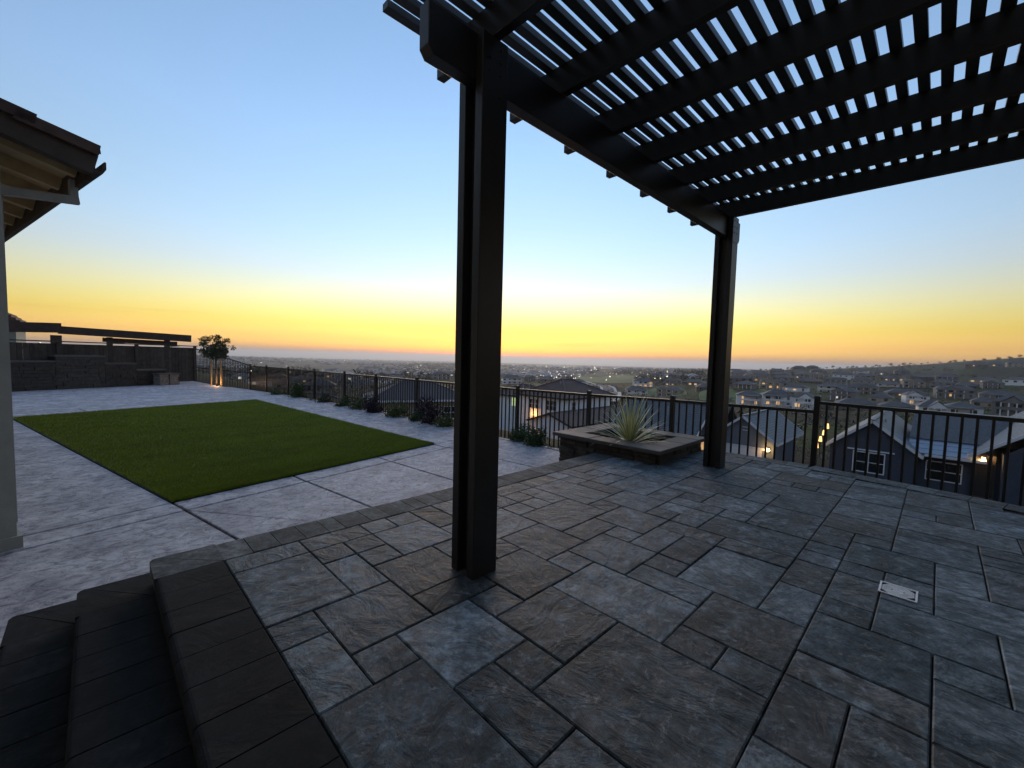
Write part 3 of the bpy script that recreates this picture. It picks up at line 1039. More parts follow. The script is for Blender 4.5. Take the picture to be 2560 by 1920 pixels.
# ------------------------------------------------------------------ floor drain
dx0, dx1, dy0, dy1 = DRAIN_CELL
drain = empty('floor_drain', ((dx0 + dx1) / 2, (dy0 + dy1) / 2, 0.0035), label='small white square drain grate set in the pavers', cat='drain')
s = 0.072
box_obj('hollow_shade_sheet', 'void_black', drain, -s, s, -s, s, -0.001, 0.0005)  # flat black sheet; the shade of the hollow below is in its colour
fr = MB()
t_ = 0.008
fr.box(-s, s, -s, -s + t_, 0.0006, 0.005)
fr.box(-s, s, s - t_, s, 0.0006, 0.005)
fr.box(-s, -s + t_, -s + t_, s - t_, 0.0006, 0.005)
fr.box(s - t_, s, -s + t_, s - t_, 0.0006, 0.005)
fr.build('frame', 'grate_white', drain)
for q in range(4):
    # chevron bars in each corner of the grate
    for kk, off in enumerate((0.036, 0.052, 0.068, 0.084)):
        mb = MB()
        aa, bb2 = Vector((off - 0.062, -0.062, 0.0028)), Vector((0.062, 0.062 - off, 0.0028))
        aa = Vector((max(-0.062, off - 0.062), -0.062, 0.0028))
        mb.bar(aa, bb2, 0.0048, 0.0042)
        mb.build('grate_bar', 'grate_white', drain, rz=q * math.pi / 2)
for kk in range(5):
    xx = -0.020 + 0.010 * kk
    box_obj('grate_bar', 'grate_white', drain, xx - 0.0028, xx + 0.0028, -0.020, 0.020, 0.0006, 0.0047)

# ------------------------------------------------------------------ planter
planter = empty('planter', (4.95, 2.78, 0), label='low square stone planter with smooth capstones at the patio corner', cat='planter')
PXC, PYC = 4.95, 2.78
box_obj('planter_core', 'step_core', planter, 4.40 - PXC, 5.52 - PXC, 2.16 - PYC, 2.38 - PYC, -0.60, 0.125)
box_obj('planter_core', 'step_core', planter, 4.40 - PXC, 5.52 - PXC, 3.25 - PYC, 3.46 - PYC, -0.60, 0.125)
box_obj('planter_core', 'step_core', planter, 4.40 - PXC, 4.58 - PXC, 2.381 - PYC, 3.249 - PYC, -0.60, 0.125)
box_obj('planter_core', 'step_core', planter, 5.34 - PXC, 5.52 - PXC, 2.381 - PYC, 3.249 - PYC, -0.60, 0.125)


def ledge_run(parent, a, b, z0, z1, n_out, course=0.05, thick=0.05, minl=0.10, maxl=0.26):
    """Irregular ledge stones laid in courses on a wall face from a to b; n_out points outwards."""
    a, b = Vector((*a, 0)), Vector((*b, 0))
    L = (b - a).length
    d = (b - a) / L
    ang = math.atan2(d.y, d.x)
    no = Vector((*n_out, 0))
    z = z0
    while z < z1 - 0.012:
        h = min(course * rnd.uniform(0.75, 1.3), z1 - z)
        s_ = 0.0
        while s_ < L - 0.02:
            l = min(rnd.uniform(minl, maxl), L - s_)
            pr = rnd.uniform(0.0, 0.022)
            mb = MB()
            mb.bevel_box(-l / 2 + 0.002, l / 2 - 0.002, -thick / 2, thick / 2, 0.002, h - 0.002, 0.006)
            c = a + d * (s_ + l / 2) + no * (thick / 2 + pr - 0.01)
            o = mb.build('ledge_stone', 'ledge_stone', parent, (c.x, c.y, z), ang)
            o.rotation_euler = (rnd.uniform(-0.03, 0.03), 0, ang + rnd.uniform(-0.02, 0.02))
            s_ += l
        z += h


ledge_run(planter, (4.40 - PXC, 2.92 - PYC), (4.40 - PXC, 2.14 - PYC), -0.01, 0.126, (-1, 0))
ledge_run(planter, (4.40 - PXC, 3.48 - PYC), (4.40 - PXC, 2.92 - PYC), -0.40, 0.126, (-1, 0))
ledge_run(planter, (4.38 - PXC, 2.16 - PYC), (5.54 - PXC, 2.16 - PYC), -0.01, 0.126, (0, -1))
CAPZ0, CAPZ1 = 0.128, 0.170
ox0, ox1, oy0, oy1 = 4.29, 5.63, 2.055, 3.555
ix0, ix1, iy0, iy1 = 4.575, 5.345, 2.345, 3.24


def cap(x0, x1, y0, y1):
    mb = MB()
    mb.bevel_box(x0 - PXC + 0.002, x1 - PXC - 0.002, y0 - PYC + 0.002, y1 - PYC - 0.002, CAPZ0, CAPZ1 + rnd.uniform(-0.002, 0.002), 0.006)
    mb.build('capstone', 'cap_stone', planter)


ys = [oy0, 2.50, 2.98, oy1]
for ya, yb in zip(ys[:-1], ys[1:]):
    cap(ox0, ix0, ya, yb)
    cap(ix1, ox1, ya, yb)
xs = [ix0, 4.96, ix1]
for xa, xb in zip(xs[:-1], xs[1:]):
    cap(xa, xb, oy0, iy0)
    cap(xa, xb, iy1, oy1)
box_obj('soil', 'soil', planter, 4.582 - PXC, 5.338 - PXC, 2.383 - PYC, 3.247 - PYC, -0.30, 0.055)
for k in range(34):
    mb = MB()
    r_ = rnd.uniform(0.012, 0.03)
    mb.tube((0, 0, -r_ * 0.5), (0, 0, r_ * 0.6), r_, r_ * 0.65, 7)
    mb.build('pebble', 'pebble', planter, (rnd.uniform(4.62, 5.3) - PXC, rnd.uniform(2.42, 3.14) - PYC, 0.058), rnd.uniform(0, 6))

# the spiky plant: every leaf a curved blade with pale margins
plant = empty('spiky_plant', (4.80, 2.70, 0.055), label='pale variegated sword leaved plant growing in the stone planter', cat='plant')


def sword_leaf(az, el, L, w, droop):
    n = 9
    vs_, fs_, uvs = [], [], []
    p = Vector((0, 0, 0.0))
    d_el = el
    side = Vector((-math.sin(az), math.cos(az), 0))
    for k in range(n + 1):
        t = k / n
        wk = w * (0.55 + 0.9 * t if t < 0.4 else (0.91 * (1 - ((t - 0.4) / 0.6) ** 1.5))) + 0.0008
        dirv = Vector((math.cos(az) * math.cos(d_el), math.sin(az) * math.cos(d_el), math.sin(d_el)))
        nrm = side.cross(dirv)
        vs_ += [p + side * wk + nrm * (-0.25 * wk), p, p - side * wk + nrm * (-0.25 * wk)]
        uvs += [(0, t), (0.5, t), (1, t)]
        p = p + dirv * (L / n)
        d_el -= droop / n * (0.4 + 1.2 * t)
    for k in range(n):
        a = 3 * k
        fs_ += [(a, a + 1, a + 4, a + 3), (a + 1, a + 2, a + 5, a + 4)]
    me = bpy.data.meshes.new('leaf')
    me.from_pydata([tuple(v) for v in vs_], [], fs_)
    ul = me.uv_layers.new(name='UVMap')
    for lp in me.loops:
        ul.data[lp.index].uv = uvs[lp.vertex_index]
    for pg in me.polygons:
        pg.use_smooth = True
    return me


for k in range(96):
    t = k / 96
    az = k * 2.399963 + rnd.uniform(-0.2, 0.2)
    el = R(86 - 74 * t ** 0.8 + rnd.uniform(-6, 6))
    L = rnd.uniform(0.52, 0.68) * (1.0 - 0.06 * t)
    obj('leaf', sword_leaf(az, el, L, rnd.uniform(0.010, 0.015), R(rnd.uniform(14, 40) * (0.5 + t))), 'sword_leaf', plant,
        (0.012 * math.cos(az), 0.012 * math.sin(az), 0.01 + 0.05 * (1 - t)))

# ------------------------------------------------------------------ metal fence
fence = empty('metal_fence', (5.87, 0.96, 0), label='long black metal picket fence along the edge of the hillside', cat='fence')
FO = Vector((5.87, 0.96, 0))
FPOSTS = [(5.13, -3.05), (5.52, -0.93), (5.87, 0.96), (5.77, 2.61), (5.68, 3.96), (5.59, 5.50), (5.49, 7.08), (5.39, 8.65), (5.28, 10.49), (5.17, 12.22),
          (5.05, 14.25), (4.91, 16.42), (4.76, 18.55), (4.62, 20.40)]
TOPS = [0.73] * 2 + [0.735, 0.61, 0.585, 0.57, 0.57, 0.57, 0.57, 0.565, 0.56, 0.56, 0.55, 0.54]


def fbar(name, a, b, w, h, up=(0, 0, 1)):
    mb = MB()
    mb.bar(Vector(a) - FO, Vector(b) - FO, w, h, up)
    return mb.build(name, 'fence_metal', fence)


picket_me = {}
for i, (p, z) in enumerate(zip(FPOSTS, TOPS)):
    o = fbar('post', (p[0], p[1], -0.95), (p[0], p[1], z + 0.035), 0.055, 0.055, (1, 0, 0))
    mb = MB()
    mb.bevel_box(p[0] - FO.x - 0.032, p[0] - FO.x + 0.032, p[1] - FO.y - 0.032, p[1] - FO.y + 0.032, z + 0.036, z + 0.056, 0.012)
    mb.build('post_cap', 'fence_metal', fence)
for i in range(len(FPOSTS) - 1):
    a, b = FPOSTS[i], FPOSTS[i + 1]
    za, zb = TOPS[i], TOPS[i + 1]
    if i == 1:
        za = zb = 0.73
    if i == 2:
        za = 0.625
    fbar('top_rail', (a[0], a[1], za - 0.018), (b[0], b[1], zb - 0.018), 0.042, 0.036)
    fbar('bottom_rail', (a[0], a[1], -0.72), (b[0], b[1], -0.72), 0.03, 0.03)
    L = math.hypot(b[0] - a[0], b[1] - a[1])
    n = max(2, round(L / 0.098))
    for k in range(1, n):
        t = k / n
        x_, y_ = a[0] + (b[0] - a[0]) * t, a[1] + (b[1] - a[1]) * t
        zt = za + (zb - za) * t - 0.036
        mb = MB()
        fbar('picket', (x_, y_, -0.80), (x_, y_, zt), 0.019, 0.019, (b[0] - a[0], b[1] - a[1], 0))
# far corner: two short returns to the wooden fence, one with a sloping rail
fence2 = empty('metal_gate_panel', (4.62, 20.40, CZ), label='short black picket panel with sloping rail beside the young tree', cat='fence')
for (a, b, za, zb) in (((4.60, 20.46), (3.42, 24.9), 0.95, 1.98 + 0.0),):
    za, zb = 0.93, 1.55
    o = Vector((4.62, 20.40, CZ))
    mb = MB()
    mb.bar((a[0] - o.x, a[1] - o.y, za), (b[0] - o.x, b[1] - o.y, zb), 0.05, 0.045)
    mb.build('sloping_rail', 'fence_metal', fence2)
    mb = MB()
    mb.bar((a[0] - o.x, a[1] - o.y, 0.62), (b[0] - o.x, b[1] - o.y, 0.66), 0.04, 0.04)
    mb.build('mid_rail', 'fence_metal', fence2)
    n = 34
    for k in range(1, n):
        t = k / n
        x_, y_ = a[0] + (b[0] - a[0]) * t - o.x, a[1] + (b[1] - a[1]) * t - o.y
        mb = MB()
        mb.bar((x_, y_, -0.1), (x_, y_, za + (zb - za) * t), 0.02, 0.02, (1, 0, 0))
        mb.build('picket', 'fence_metal', fence2)

# ------------------------------------------------------------------ own house at the left edge
HA = R(12.3)
HE = (0.05, 4.68)      # eave corner on plan
house = empty('house', (HE[0], HE[1], CZ), HA, label='beige stucco house with tiled eave and grey corner column at left', cat='house')
# local axes: x away from the house, y along the eave; z from the terrace
hz = -CZ


def hb(name, mat, x0, x1, y0, y1, z0, z1, parent=house):
    return box_obj(name, mat, parent, x0, x1, y0, y1, z0 + hz, z1 + hz)


hb('wall', 'stucco', -9.0, -2.3, -11.0, 12.0, CZ - 0.2, 6.6)  # out of view; height raised to block sky light from steps and terrace
hb('sky_blocking_wall', 'stucco', -2.299, 1.6, -15.0, -7.2, CZ - 0.2, 6.6)  # unseen wing added behind the camera to darken steps and near patio
col = hb('corner_column', 'stucco', -0.80, -0.475, 0.16, 0.50, CZ + 0.001, 2.46)
hb('column_base', 'stucco', -0.825, -0.45, 0.135, 0.525, CZ + 0.002, CZ + 0.09, )
hb('porch_beam', 'stucco_beige', -0.76, -0.52, 0.501, 9.5, 2.18, 2.44)
hb('corner_column', 'stucco', -0.80, -0.475, 9.2, 9.54, CZ + 0.001, 2.18)
PITCH = 0.235


def roof_z(x):
    return 2.575 - PITCH * x


mb = MB()
for (zo0, zo1, x0, x1, y0, y1) in ((0.0, 0.022, -2.3, -0.03, 0.06, 11.0),):
    mb.add([(x, y, roof_z(x) + dz + hz) for dz in (zo0, zo1) for x, y in ((x0, y0), (x1, y0), (x1, y1), (x0, y1))],
           [(0, 3, 2, 1), (4, 5, 6, 7), (0, 1, 5, 4), (1, 2, 6, 5), (2, 3, 7, 6), (3, 0, 4, 7)])
mb.build('roof_deck', 'eave_tan', house)
k = 0
y = 0.30
while y < 10.5:
    mb = MB()
    mb.bar((-2.2, y, roof_z(-2.2) - 0.052 + hz), (-0.06, y, roof_z(-0.06) - 0.052 + hz), 0.06, 0.10)
    mb.build('rafter', 'eave_tan', house)
    y += 0.52
mb = MB()
mb.bar((-2.2, 0.06, roof_z(-2.2) - 0.035 + hz), (-0.01, 0.06, roof_z(-0.01) - 0.035 + hz), 0.09, 0.15)
mb.build('barge_rafter', 'fascia_brown', house)
hb('fascia', 'fascia_brown', -0.055, -0.02, 0.108, 11.0, 2.435, 2.575)
gut = MB()
gut.add([(x, y, z + hz) for y in (0.02, 11.0) for x, z in ((-0.018, 2.585), (-0.018, 2.49), (0.03, 2.49), (0.052, 2.53), (0.052, 2.585), (0.040, 2.585), (0.024, 2.505), (-0.01, 2.505))],
        [(0, 1, 2, 3, 4, 5, 6, 7), (15, 14, 13, 12, 11, 10, 9, 8)] + [(i, i + 8, (i + 1) % 8 + 8, (i + 1) % 8) for i in range(8)])
gut.build('gutter', 'fascia_brown', house)
ds = MB()
ds.bar((-0.06, 0.42, 2.49 + hz), (-0.06, 0.42, 2.355 + hz), 0.06, 0.05, (1, 0, 0))
ds.bar((-0.03, 0.42, 2.335 + hz), (-0.52, 0.42, 2.27 + hz), 0.055, 0.06)
ds.bar((-0.468, 0.42, 2.30 + hz), (-0.468, 0.42, CZ + 0.12 + hz), 0.012, 0.06, (1, 0, 0))
ds.build('downspout', 'trim_grey', house)


def barrel(x_up, x_dn, y, r=0.075, lift=0.0, flat=0.8):
    mb = MB()
    n = 7
    vs_ = []
    for x, rr, dz in ((x_up, r * 0.85, 0.02), (x_dn, r, 0.045)):
        for i in range(n):
            a = math.pi * i / (n - 1)
            vs_.append((x, y + rr * math.cos(a), roof_z(x) + 0.02 + dz + lift + flat * rr * math.sin(a) + hz))
    for x, rr, dz in ((x_up, r * 0.85 - 0.015, 0.02), (x_dn, r - 0.015, 0.045)):
        for i in range(n):
            a = math.pi * i / (n - 1)
            vs_.append((x, y + rr * math.cos(a), roof_z(x) + 0.02 + dz + lift + flat * rr * math.sin(a) + hz))
    fs_ = [(i, i + 1, n + i + 1, n + i) for i in range(n - 1)] + [(2 * n + i, 3 * n + i, 3 * n + i + 1, 2 * n + i + 1) for i in range(n - 1)]
    fs_ += [(n + i, n + i + 1, 3 * n + i + 1, 3 * n + i) for i in range(n - 1)] + [(0, n, 3 * n, 2 * n), (n - 1, 3 * n - 1, 4 * n - 1, 2 * n - 1)]
    mb.add(vs_, fs_)
    return mb


for q in range(6):
    xd = 0.02 - 0.33 * q
    for j in range(9):
        barrel(xd - 0.40, xd, 0.08 + 0.17 * j).build('roof_tile', 'clay_tile', house)
    # verge tile: a thicker angled piece over the barge board
    mb = MB()
    mb.bar((xd - 0.44, 0.045, roof_z(xd - 0.44) + 0.055 + hz), (xd - 0.01, 0.045, roof_z(xd - 0.01) + 0.080 + hz), 0.12, 0.075)
    mb.build('verge_tile', 'clay_tile', house)
rest = MB()
for j in range(9, 60):
    for q in range(3):
        b2 = barrel(0.02 - 0.7 * q - 0.74, 0.02 - 0.7 * q, 0.08 + 0.17 * j)
        rest.add(b2.v, b2.f)
tag(rest.build('roof_tiling', 'clay_tile', house), kind='stuff')

# ------------------------------------------------------------------ wooden boundary fence
W0, W1 = Vector((-5.3, 19.35, CZ)), Vector((3.38, 25.20, CZ))
wdir = (W1 - W0).normalized()
wang = math.atan2(wdir.y, wdir.x)
wl_ = (W1 - W0).length
wood = empty('wooden_fence', tuple(W0), wang, label='dark wooden board fence with flat top rail behind the stone seat wall', cat='fence')
n = 66
bw = wl_ / n
for k in range(n):
    g = 0.006 if rnd.random() < 0.6 else 0.016
    mb = MB()
    mb.box(k * bw + g / 2, (k + 1) * bw - g / 2, -0.010, 0.012, 0.03, 1.60)
    mb.build('board', 'fence_wood', wood)
for k in range(5):
    xk = wl_ * k / 4
    mb = MB()
    mb.box(xk - 0.07, xk + 0.07, -0.055, -0.012, 0.0, 1.66)
    mb.build('post', 'fence_wood', wood)
mb = MB()
mb.box(-0.05, wl_ + 0.09, -0.08, 0.08, 1.661, 1.70)
mb.build('cap_rail', 'fence_wood', wood)
mb = MB()
mb.box(0, wl_, 0.013, 0.05, 1.40, 1.48)
mb.build('rail', 'fence_wood', wood)

# ------------------------------------------------------------------ stepped ledge stone seat wall
seat = empty('stone_wall', (-2.2, 20.9, CZ), math.atan2(0.52, 1.0), label='long stepped dark ledge stone wall in front of the wooden fence', cat='wall')
segs = [(-1.6, 1.35, 0.95), (1.35, 2.75, 1.14), (2.75, 3.78, 0.86), (3.78, 4.85, 0.60)]
for (a, b, h) in segs:
    box_obj('wall_core', 'step_core', seat, a, b, 0.04, 0.42, 0.0, h)
    box_obj('capstone', 'cap_stone', seat, a - 0.02, b + 0.02, -0.03, 0.46, h + 0.002, h + 0.06)
    z = 0.0
    st = MB()
    while z < h - 0.03:
        hh = min(rnd.uniform(0.07, 0.14), h - z)
        x = a
        while x < b - 0.02:
            l = min(rnd.uniform(0.18, 0.5), b - x)
            p = rnd.uniform(0, 0.035)
            st.box(x + 0.004, x + l - 0.004, -0.005 - p, 0.05, z + 0.004, z + hh - 0.004)
            x += l
        z += hh
    tag(st.build('ledge_stones', 'ledge_stone', seat), kind='stuff')
pillar = empty('stone_pillar', (2.52, 23.33, CZ), math.atan2(0.6, 1.0), label='low pale ledge stone pillar at the end of the stone wall', cat='pillar')
plain('pale_ledge', (0.19, 0.17, 0.15), 0.8, 0.45, 14, 0.6, 40)
st = MB()
for z in np.arange(0, 0.44, 0.11):
    for x in (-0.95, -0.55):
        st.box(x + 0.005, x + rnd.uniform(0.33, 0.39), -0.3 - rnd.uniform(0, 0.03), 0.2, z + 0.005, z + 0.105)
st.build('ledge_stones', 'pale_ledge', pillar)
box_obj('capstone', 'cap_stone', pillar, -1.0, -0.12, -0.34, 0.24, 0.442, 0.49)

# ------------------------------------------------------------------ neighbour's patio cover and roof behind the wooden fence
cover = empty('patio_cover', (0.2, 27.6, CZ), label='dark timber patio cover rising behind the wooden fence', cat='patio cover')


def seg(name, a, b, w, h, mat='patio_wood', parent=cover, o=(0.2, 27.6, CZ)):
    mb = MB()
    mb.bar(Vector(a) - Vector(o), Vector(b) - Vector(o), w, h)
    return mb.build(name, mat, parent)


seg('beam', (-3.4, 27.1, 1.86), (-1.05, 27.35, 1.95), 0.2, 0.42)
seg('beam', (-1.15, 27.35, 1.86), (3.50, 26.95, 1.70), 0.2, 0.34)
seg('beam', (0.25, 27.5, 1.50), (2.95, 27.1, 1.42), 0.15, 0.20)
for px_, py_, w in ((-1.22, 27.35, 0.34), (0.48, 27.45, 0.22), (2.55, 27.15, 0.22)):
    seg('post', (px_, py_, CZ), (px_, py_ + 0.001, 1.62), w, w)
seg('bracket', (0.60, 27.4, 1.36), (1.05, 27.3, 1.40), 0.06, 0.05)
seg('bracket', (2.68, 27.1, 1.28), (3.05, 27.0, 1.32), 0.06, 0.05)
nb = empty('neighbour_house', (-3.4, 31.0, CZ), label='grey walled neighbour house with a tiled roof corner beyond the wooden fence', cat='house')
box_obj('wall', 'stucco', nb, -3.0, 0.72, 0.0, 4.0, 0, 2.45)
for q in range(5):
    mb = MB()
    mb.box(-3.2, 1.05 - 0.16 * q, -0.5 + 0.28 * q, 4.4, 2.45 + 0.13 * q, 2.57 + 0.13 * q)
    mb.build('roof_tile_course', 'clay_tile', nb)


# ------------------------------------------------------------------ plants
def leaf_cloud(centres, n, size, seed, up=0.3, squash=1.0):
    """n small folded leaves scattered through a set of ellipsoids [(x, y, z, rx, ry, rz)]."""
    rg = np.random.default_rng(seed)
    cs = np.array(centres, float)
    wts = cs[:, 3] * cs[:, 4] * cs[:, 5]
    idx = rg.choice(len(cs), n, p=wts / wts.sum())
    d = rg.normal(size=(n, 3))
    d /= np.linalg.norm(d, axis=1)[:, None]
    rad = rg.random(n) ** 0.45
    P = cs[idx, :3] + d * rad[:, None] * cs[idx, 3:]
    a = rg.normal(size=(n, 3)) + d * 0.9 + np.array([0, 0, up])
    a /= np.linalg.norm(a, axis=1)[:, None]
    b = np.cross(a, rg.normal(size=(n, 3)))
    b /= np.linalg.norm(b, axis=1)[:, None]
    s = size * (0.6 + 0.8 * rg.random(n))[:, None]
    q = np.stack([P - a * s, P + b * s * 0.38, P + a * s, P - b * s * 0.38], 1).reshape(-1, 3)
    me = bpy.data.meshes.new('foliage')
    me.vertices.add(4 * n)
    me.vertices.foreach_set('co', q.ravel())
    me.loops.add(4 * n)
    me.loops.foreach_set('vertex_index', np.arange(4 * n))
    me.polygons.add(n)
    me.polygons.foreach_set('loop_start', np.arange(0, 4 * n, 4))
    me.polygons.foreach_set('loop_total', np.full(n, 4))
    me.update(calc_edges=True)
    return me


tree = empty('young_tree', (3.66, 21.73, CZ), label='young round headed tree tied to wooden stakes at the fence corner', cat='tree')
tm = MB()
tm.tube((0, 0, 0), (0.01, 0.02, 1.15), 0.035, 0.028, 8)
for k in range(9):
    a = k * 2.4
    tm.tube((0.01, 0.02, 1.05 + 0.03 * k), (0.45 * math.cos(a), 0.45 * math.sin(a), 1.45 + 0.06 * k), 0.014, 0.005, 6)
tm.build('trunk', 'bark', tree)
cl = [(0, 0, 1.45, 0.42, 0.42, 0.36)]
for k in range(16):
    a = k * 2.4
    r_ = 0.30 + 0.26 * ((k * 7) % 5) / 5
    cl.append((r_ * math.cos(a), r_ * math.sin(a), 1.22 + 0.055 * k, 0.20, 0.20, 0.15))
cl += [(0.02, -0.1, 2.02, 0.14, 0.14, 0.16), (-0.42, 0.3, 1.85, 0.09, 0.09, 0.20), (0.52, -0.35, 1.62, 0.12, 0.12, 0.12)]
obj('crown', leaf_cloud(cl, 2600, 0.052, 5), 'leaf_dark', tree)
for (sx, sy) in ((-0.16, 0.12), (0.15, -0.10), (0.22, 0.16)):
    mb = MB()
    mb.tube((sx, sy, 0), (sx * 0.9, sy * 0.9, 1.12), 0.028, 0.028, 8)
    mb.build('stake', 'stake_wood', tree)
tl = empty('tree_uplight', (3.62, 21.42, CZ), label='small uplight on the ground at the foot of the staked tree', cat='light')
mb = MB()
mb.tube((0, 0, 0), (0.01, 0.03, 0.10), 0.03, 0.035, 10)
mb.build('lamp_housing', 'fence_metal', tl)
mb = MB()
mb.tube((0.0102, 0.0305, 0.1005), (0.0104, 0.031, 0.103), 0.03, 0.03, 10)
mb.build('lens', 'lamp_warm', tl)
point_light('uplight_bulb', (0.012, 0.05, 0.14), 0.55, tl, (1.0, 0.55, 0.22), 0.03)

SHRUBS = [('leaf_green', 4.62, 16.45, 0.36, 0.36, 'wide low green shrub beside the far fence post'),
          ('leaf_green', 4.82, 15.22, 0.30, 0.60, 'tall dark green shrub standing highest along the far fence'),
          ('leaf_dark', 4.99, 13.27, 0.28, 0.36, 'dark low shrub in the bed behind the middle of the lawn edge'),
          ('leaf_green', 5.05, 12.04, 0.30, 0.34, 'feathery green shrub just left of the purple bush'),
          ('leaf_green', 5.12, 11.15, 0.30, 0.36, 'pale green loose shrub touching the left side of the purple bush'),
          ('leaf_purple', 5.14, 10.30, 0.34, 0.50, 'dark purple bush in the bed left of the yellowish shrub'),
          ('leaf_yellow', 5.20, 9.30, 0.36, 0.46, 'yellowish green shrub between the two dark purple bushes'),
          ('leaf_green', 5.26, 8.50, 0.22, 0.34, 'small green shrub right of the yellowish shrub'),
          ('leaf_purple', 5.28, 7.95, 0.34, 0.66, 'large dark purple bush left of the near pergola post'),
          ('leaf_yellow', 5.30, 7.40, 0.20, 0.34, 'bright grassy tuft below the purple bush by the pergola post'),
          ('leaf_green', 5.42, 6.00, 0.14, 0.20, 'tiny green tuft right of the near pergola post'),
          ('leaf_green', 5.44, 5.30, 0.20, 0.36, 'loose green shrub at the fence left of the planter'),
          ('leaf_green', 5.46, 4.86, 0.22, 0.42, 'tall grassy green shrub touching the planter corner')]
for si, (mt, x, y, rr, h, lab) in enumerate(SHRUBS):
    s_ = empty('shrub', (x, y, -0.55), label=lab, cat='shrub', group='shrubs along the fence')
    cl = []
    for k in range(9):
        a, q = rnd.uniform(0, 6.28), rnd.uniform(0.1, 0.75) * rr
        cl.append((q * math.cos(a), q * math.sin(a), rnd.uniform(0.15, 0.8) * (h + 0.1), rr * 0.5, rr * 0.5, (h + 0.1) * 0.33))
    cl.append((0, 0, 0.1, rr, rr, 0.16))
    obj('foliage', leaf_cloud(cl, 1500, 0.030 if h < 0.45 else 0.036, 20 + si, 0.6), mt, s_)
    mb = MB()
    for k in range(5):
        a = k * 1.3
        mb.tube((0, 0, 0), (rr * 0.5 * math.cos(a), rr * 0.5 * math.sin(a), h * 0.7), 0.007, 0.003, 5)
    mb.build('stem', 'bark', s_)
# ground cover on the planting bed
cl = []
for t in np.linspace(0, 1, 60):
    yy = 4.3 + t * 14.5
    cl.append((fence_x(yy) - 0.12 - 0.05 * math.sin(t * 40), yy, -0.47 + 0.05 * math.sin(t * 31), 0.17, 0.22, 0.11))
tag(obj('ground_cover', leaf_cloud(cl, 9000, 0.028, 90, 0.5), 'leaf_green'), 'low dark ground cover filling the bed under the fence', 'ground cover', kind='stuff')


# ------------------------------------------------------------------ houses
def slope(mb, e0, e1, r1, r0, course, th=0.035):
    """One roof plane from eave e0-e1 to ridge r0-r1 laid in overlapping courses."""
    e0, e1, r0, r1 = (Vector(p) for p in (e0, e1, r0, r1))
    L = max((r0 - e0).length, (r1 - e1).length, ((r0 + r1) / 2 - (e0 + e1) / 2).length)
    nrm = (e1 - e0).cross((r0 + r1) / 2 - e0).normalized()
    if nrm.z < 0:
        nrm = -nrm
    n = max(1, int(L / course))
    for k in range(n):
        t0, t1 = k / n, (k + 1) / n
        a, b = e0.lerp(r0, t0), e1.lerp(r1, t0)
        c, d = e1.lerp(r1, t1), e0.lerp(r0, t1)
        mb.add([a + nrm * th, b + nrm * th, c, d, a - nrm * 0.02, b - nrm * 0.02], [(0, 1, 2, 3), (4, 5, 1, 0)])


